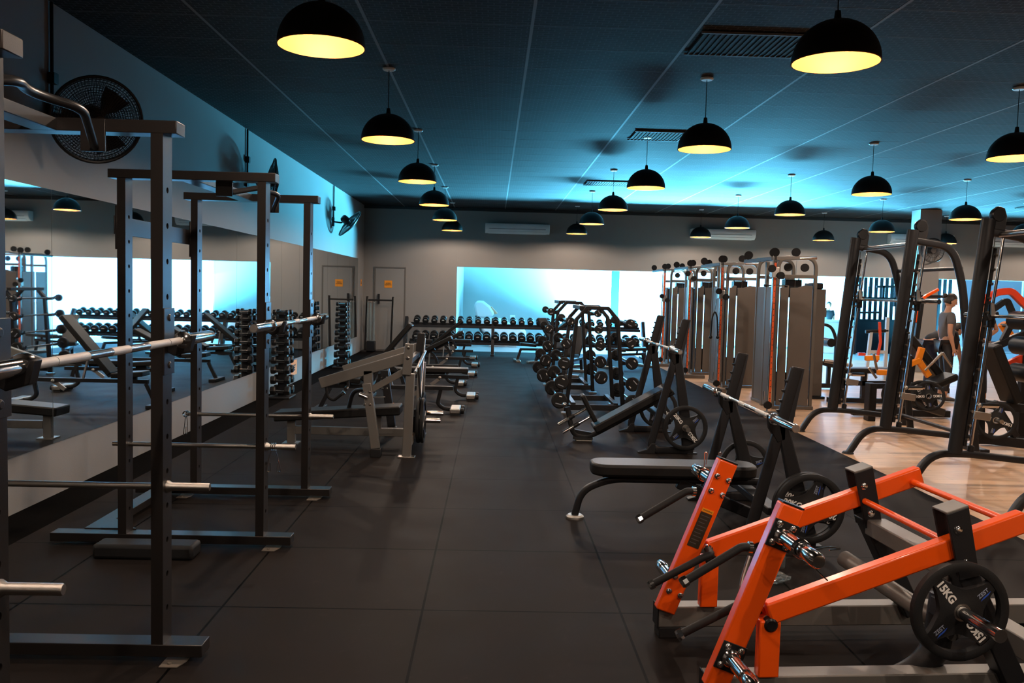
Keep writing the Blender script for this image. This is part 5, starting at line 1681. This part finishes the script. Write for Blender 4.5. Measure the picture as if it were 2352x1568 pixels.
# white massage chair behind the dumbbell rack
m_shell = mat('white_shell', (0.72, 0.72, 0.74), 0.35)
m_tan = mat('tan_leather', (0.6, 0.30, 0.17), 0.5)
r = thing('massage_chair', 'white shell massage chair reclining in the foyer behind the dumbbell rack', 'massage chair', (0.2, 24.4, 0))
B().prism([(-0.70, 0.95), (-0.74, 1.15), (-0.66, 1.28), (-0.48, 1.27), (-0.28, 1.12), (-0.16, 0.95), (-0.20, 0.84), (-0.36, 0.80), (-0.66, 0.78)], 0.62, ax=(1, 0, 0), ay=(0, 0, 1)).build('head_shell', m_shell, r, bevel=0.06)
B().prism([(-0.14, 0.90), (-0.30, 1.10), (-0.24, 1.12), (-0.06, 0.93)], 0.50, ax=(1, 0, 0), ay=(0, 0, 1)).build('head_cushion', m_tan, r, bevel=0.02)
B().prism([(-0.64, 0.78), (-0.50, 0.42), (-0.18, 0.16), (0.45, 0.12), (0.72, 0.24), (0.76, 0.46), (0.60, 0.56), (0.40, 0.60), (0.05, 0.78), (-0.30, 0.80)], 0.80, ax=(1, 0, 0), ay=(0, 0, 1)).build('body_shell', m_shell, r, bevel=0.08)
B().prism([(-0.70, 0.86), (-0.54, 0.40), (-0.16, 0.12), (0.1, 0.08), (0.1, 0.14), (-0.14, 0.18), (-0.48, 0.44), (-0.64, 0.86)], 0.84, ax=(1, 0, 0), ay=(0, 0, 1)).build('side_trim', m_smoke, r, bevel=0.02)
B().box(-0.3, 0.5, -0.32, 0.32, 0.0, 0.13).build('base', m_shell, r, bevel=0.03)
B().box(0.28, 0.42, -0.44, -0.40, 0.70, 0.90).build('control_tablet', m_whitep, r, bevel=0.01)
# small track spotlights under the foyer header
for i, (x, y) in enumerate(((0.85, 23.4), (4.0, 23.6), (4.25, 23.8), (4.5, 23.6))):
    r = thing('spot_light', 'small black spotlight under the foyer ceiling, %s of four' % ['leftmost', 'second', 'third', 'rightmost'][i], 'spotlight', (x, y, 2.9), group='spotlights in the foyer')
    B().cyl((0, 0, -0.005), (0, 0, -0.55), 0.008, 8).build('stem', m_cap, r)
    B().cyl((-0.02, 0, -0.55), (0.07, -0.05, -0.68), 0.04, 12).build('lamp_head', m_cap, r)
# far wall fan beside the column
r = thing('fan', 'black fan on the grey column, upper right', 'fan', (9.62, 18.895, 2.70))
B().box(-0.04, 0.04, -0.06, 0.0, -0.06, 0.06).build('wall_bracket', m_fan, r)
b = B()
for rad in (0.08, 0.16, 0.24):
    b.tube([(rad * math.cos(t), -0.16, rad * math.sin(t)) for t in [2 * PI * q / 28 for q in range(28)]], 0.004, 5, closed=True)
for q in range(24):
    t = 2 * PI * q / 24
    b.cyl((0.05 * math.cos(t), -0.17, 0.05 * math.sin(t)), (0.26 * math.cos(t), -0.14, 0.26 * math.sin(t)), 0.003, 4)
b.lathe([(0, -0.02), (0.06, -0.02), (0.06, 0.11), (0, 0.11)], (0, -0.16, 0), (0, 1, 0), 16)
b.tube([(0.26 * math.cos(t), -0.14, 0.26 * math.sin(t)) for t in [2 * PI * q / 36 for q in range(36)]], 0.012, 6, closed=True)
b.build('fan_head', m_fan, r)
# bottle on the floor by the near smith machine and crumpled bag under the bench
r = thing('water_bottle', 'small clear bottle with black cap standing on the floor under the flat bench', 'bottle', (1.75, 5.02, 0))
B().lathe([(0, 0), (0.032, 0), (0.034, 0.02), (0.034, 0.12), (0.014, 0.155), (0.014, 0.17), (0, 0.17)], seg=20).build('bottle_body', m_clear, r)
B().lathe([(0, 0.165), (0.02, 0.165), (0.02, 0.22), (0.016, 0.24), (0, 0.24)], seg=16).build('bottle_cap', m_cap, r)
r = thing('plastic_bag', 'small crumpled clear plastic bag on the floor behind the orange lever arm', 'plastic bag', (1.62, 4.75, 0.0))
b = B()
b.ball((0, 0, 0.028), 0.08, 20, (1.2, 0.8, 0.35))
for v in b.bm.verts:
    v.co += V((random.uniform(-1, 1), random.uniform(-1, 1), random.uniform(-0.2, 0.4))) * 0.012
    v.co.z = max(v.co.z, 0.001)
b.build('bag_film', m_clear, r, smooth=False)
# ------------------------------------------------------------------ people
def skinned(name, pts, edges, m, parent, root=0, sub=2):
    bm = bmesh.new()
    lay = bm.verts.layers.skin.verify()
    vs = []
    for i, p in enumerate(pts):
        v = bm.verts.new(p[:3])
        rr = p[3] if isinstance(p[3], tuple) else (p[3], p[3])
        v[lay].radius = rr
        v[lay].use_root = (i == root)
        vs.append(v)
    for a, b in edges:
        bm.edges.new((vs[a], vs[b]))
    me = bpy.data.meshes.new(name)
    bm.to_mesh(me)
    bm.free()
    me.materials.append(m)
    o = bpy.data.objects.new(name, me)
    COL.objects.link(o)
    sk = o.modifiers.new('skin', 'SKIN')
    sk.use_smooth_shade = True
    ss = o.modifiers.new('sub', 'SUBSURF')
    ss.levels = ss.render_levels = sub
    o.parent = parent
    return o


m_skin = mat('skin', (0.52, 0.27, 0.17), 0.5)
m_hair = mat('dark_hair', (0.020, 0.012, 0.008), 0.55)
m_eye = mat('eye_dark', (0.02, 0.015, 0.012), 0.2)
m_lip = mat('lips', (0.42, 0.14, 0.11), 0.5)
m_shoe = mat('dark_shoes', (0.03, 0.03, 0.035), 0.5)
m_sole = mat('pale_soles', (0.5, 0.5, 0.5), 0.6)


def lerp(a, b, t):
    return tuple(a[i] * (1 - t) + b[i] * t for i in range(3))


def person(lab, loc, rz, J, shirt, pants, hair='bun', head_tilt=0.0, group=None, seated=False, bare=True):
    r = thing('person', lab, 'person', loc, rz, group)
    P, C, N = J['pelvis'], J['chest'], J['neck']
    W = lerp(P, C, 0.5)
    # body: one continuous skinned surface with five fingers on each hand
    pts = [(*P, (0.13, 0.105)), (*W, (0.115, 0.09)), (*C, (0.135, 0.10)), (*N, 0.050), (*J['head'], 0.052)]
    ed = [(0, 1), (1, 2), (2, 3), (3, 4)]
    for s in ('L', 'R'):
        S_, E_, Wr, H_ = J['sh' + s], J['el' + s], J['wr' + s], J['ha' + s]
        i = len(pts)
        pts += [(*S_, 0.052), (*E_, 0.038), (*lerp(E_, Wr, 0.35), 0.038), (*Wr, 0.024), (*lerp(Wr, H_, 0.55), (0.034, 0.020))]
        ed += [(2, i), (i, i + 1), (i + 1, i + 2), (i + 2, i + 3), (i + 3, i + 4)]
        d = (V(H_) - V(Wr)).normalized()
        sd_, ud = _frame(d, (1, 0, 0))
        pc = V(lerp(Wr, H_, 0.9))
        for k, (off, ln) in enumerate(((-0.026, 0.055), (-0.009, 0.070), (0.009, 0.066), (0.025, 0.050))):
            a = pc + ud * 0 + sd_ * off
            b_ = a + d * ln * 0.55
            c_ = b_ + (d * 0.7 - ud * 0.5).normalized() * ln * 0.5
            j = len(pts)
            pts += [(*a, 0.0085), (*b_, 0.008), (*c_, 0.0065)]
            ed += [(i + 4, j), (j, j + 1), (j + 1, j + 2)]
        a = V(lerp(Wr, H_, 0.45)) + sd_ * -0.036
        j = len(pts)
        pts += [(*a, 0.010), (*(a + (d * 0.8 - sd_ * 0.35).normalized() * 0.04), 0.0085)]
        ed += [(i + 4, j), (j, j + 1)]
        Hp, K, A = J['hip' + s], J['kn' + s], J['an' + s]
        i = len(pts)
        F = J['ft' + s]
        pts += [(*Hp, 0.088), (*lerp(Hp, K, 0.5), 0.076), (*K, 0.054), (*lerp(K, A, 0.3), 0.054), (*A, 0.036), (*F, 0.032)]
        ed += [(0, i), (i, i + 1), (i + 1, i + 2), (i + 2, i + 3), (i + 3, i + 4), (i + 4, i + 5)]
    skinned('body', pts, ed, m_skin, r)
    # shirt
    pts = [(*lerp(P, C, 0.02), (0.150, 0.122)), (*W, (0.138, 0.112)), (*C, (0.152, 0.118)), (*lerp(C, N, 0.65), 0.085)]
    ed = [(0, 1), (1, 2), (2, 3)]
    for s in ('L', 'R'):
        i = len(pts)
        pts += [(*J['sh' + s], 0.066), (*lerp(J['sh' + s], J['el' + s], 0.6), 0.056)]
        ed += [(2, i), (i, i + 1)]
    skinned('shirt', pts, ed, shirt, r)
    # trousers
    pts = [(*P, (0.140, 0.118))]
    ed = []
    for s in ('L', 'R'):
        Hp, K, A = J['hip' + s], J['kn' + s], J['an' + s]
        i = len(pts)
        pts += [(*Hp, 0.096), (*lerp(Hp, K, 0.5), 0.083), (*K, 0.062), (*lerp(K, A, 0.35), 0.060), (*lerp(K, A, 0.85), 0.046)]
        ed += [(0, i), (i, i + 1), (i + 1, i + 2), (i + 2, i + 3), (i + 3, i + 4)]
    skinned('trousers', pts, ed, pants, r)
    for s in ('L', 'R'):
        A, F = V(J['an' + s]), V(J['ft' + s])
        d = (F - A); d.z = 0
        d = d.normalized() if d.length > 1e-4 else V((0, 1, 0))
        base = V((A.x, A.y, A.z - 0.075))
        b = B()
        b.sweep([base - d * 0.06 + V((0, 0, 0.045)), base + V((0, 0, 0.055)), base + d * 0.10 + V((0, 0, 0.038)), base + d * 0.19 + V((0, 0, 0.028))], oval(0.044, 0.036, 12), scales=[0.8, 1.1, 1.0, 0.7])
        sh = b.build('shoe', m_shoe, r, sub=1)
        B().beam(base - d * 0.07 + V((0, 0, 0.008)), base + d * 0.20 + V((0, 0, 0.008)), 0.085, 0.016).build('shoe_sole', m_sole, sh, bevel=0.006)
    # head with a face
    H_ = V(J['head']) + V((0, 0.012, 0.055))
    M = Matrix.Translation(H_) @ Matrix.Rotation(-head_tilt, 4, 'X')
    b = B()
    ret = bmesh.ops.create_uvsphere(b.bm, u_segments=24, v_segments=18, radius=0.1)
    for v in ret['verts']:
        x, y, z = v.co
        k = 1 - 0.30 * max(0, -z / 0.1) ** 1.3
        v.co = V((x * 0.76 * k, y * 0.94 * (1 - 0.12 * max(0, -z / 0.1)) + 0.012 * max(0, -z / 0.1), z * 1.18))
    b.prism([(0.094, 0.018), (0.112, -0.018), (0.108, -0.026), (0.088, -0.026)], 0.020, ax=(0, 1, 0), ay=(0, 0, 1))
    for s in (-1, 1):
        b.ball((s * 0.077, -0.005, -0.008), 0.022, 10, (0.35, 0.7, 1.1))
    b.xf(M).build('head', m_skin, r)
    for s in (-1, 1):
        B().ball((s * 0.030, 0.086, 0.010), 0.0095, 10, (1.3, 0.7, 0.8)).xf(M).build('eye', m_eye, r)
        B().beam((s * 0.018, 0.095, 0.030), (s * 0.045, 0.086, 0.031), 0.006, 0.006).xf(M).build('eyebrow', m_hair, r)
    B().ball((0, 0.087, -0.050), 0.02, 12, (1.1, 0.5, 0.32)).xf(M).build('mouth', m_lip, r)
    b = B()
    ret = bmesh.ops.create_uvsphere(b.bm, u_segments=24, v_segments=18, radius=0.108)
    for v in ret['verts']:
        x, y, z = v.co
        cut = 0.028 + 0.055 * max(0, y / 0.1) if y > 0 else -0.055
        v.co = V((x * 0.78, y * 0.96 - 0.006, max(z * 1.18, cut * (1 if y > 0 else 1))))
    if hair == 'bun':
        b.ball((0, -0.115, 0.05), 0.04, 12, (1, 0.8, 1))
    elif hair == 'tail':
        b.tube([(0, -0.09, 0.05), (0, -0.14, 0.02), (0, -0.13, -0.09), (0, -0.115, -0.2)], 0.03, 10, scales=[0.8, 1, 0.8, 0.3])
    elif hair == 'cap':
        b.prism([(0.02, 0.055), (0.165, 0.045), (0.165, 0.053), (0.02, 0.07)], 0.13, ax=(0, 1, 0), ay=(0, 0, 1))
    b.xf(M).build('hair', m_hair if hair != 'cap' else m_cap, r)
    return r


def stand():
    J = dict(pelvis=(0, 0, 0.94), chest=(0, 0.005, 1.28), neck=(0, 0.0, 1.45), head=(0, 0.025, 1.55))
    for s, q in (('L', -1), ('R', 1)):
        J['sh' + s] = (q * 0.165, -0.005, 1.385)
        J['el' + s] = (q * 0.215, -0.03, 1.11)
        J['wr' + s] = (q * 0.21, 0.04, 0.875)
        J['ha' + s] = (q * 0.205, 0.06, 0.79)
        J['hip' + s] = (q * 0.088, 0.0, 0.90)
        J['kn' + s] = (q * 0.10, 0.02, 0.49)
        J['an' + s] = (q * 0.105, -0.02, 0.085)
        J['ft' + s] = (q * 0.125, 0.12, 0.04)
    return J


m_tee = mat('grey_tshirt', (0.11, 0.105, 0.11), 0.8)
m_legg = mat('black_leggings', (0.012, 0.013, 0.018), 0.6)
m_btee = mat('black_tshirt', (0.014, 0.014, 0.017), 0.75)
m_navy = mat('navy_trackpants', (0.010, 0.016, 0.045), 0.6)
J = stand()
person('woman in a grey t-shirt and black leggings standing in profile, looking down', (7.22, 13.5, 0), -PI / 2 - 0.15, J, m_tee, m_legg, 'bun', 0.35)
# bending person, torso forward, hands near the knees
J = stand()
J.update(pelvis=(0, -0.10, 0.90), chest=(0, 0.22, 1.06), neck=(0, 0.36, 1.10), head=(0, 0.44, 1.08))
for s, q in (('L', -1), ('R', 1)):
    J['sh' + s] = (q * 0.165, 0.30, 1.06); J['el' + s] = (q * 0.19, 0.36, 0.82); J['wr' + s] = (q * 0.17, 0.42, 0.60); J['ha' + s] = (q * 0.16, 0.44, 0.52)
    J['hip' + s] = (q * 0.09, -0.10, 0.86); J['kn' + s] = (q * 0.11, 0.05, 0.48)
person('person in black top and navy track pants bending forward left of the standing woman', (7.32, 14.15, 0), -PI / 2 + 0.1, J, m_btee, m_navy, 'short', 0.9)
# person in black with hands on hips behind the smith frame
J = stand()
for s, q in (('L', -1), ('R', 1)):
    J['el' + s] = (q * 0.40, -0.06, 1.17); J['wr' + s] = (q * 0.20, 0.05, 1.03); J['ha' + s] = (q * 0.12, 0.10, 1.03)
person('person in a black t-shirt and cap with hands on hips, facing the standing woman', (7.62, 13.15, 0), 0.75, J, m_btee, m_legg, 'cap', 0.1)
# receptionist behind the counter
J = stand()
person('dark-haired person behind the white reception counter', (10.02, 25.5, 0), PI, J, m_btee, m_legg, 'short', 0.1).scale = (0.86, 0.86, 0.86)
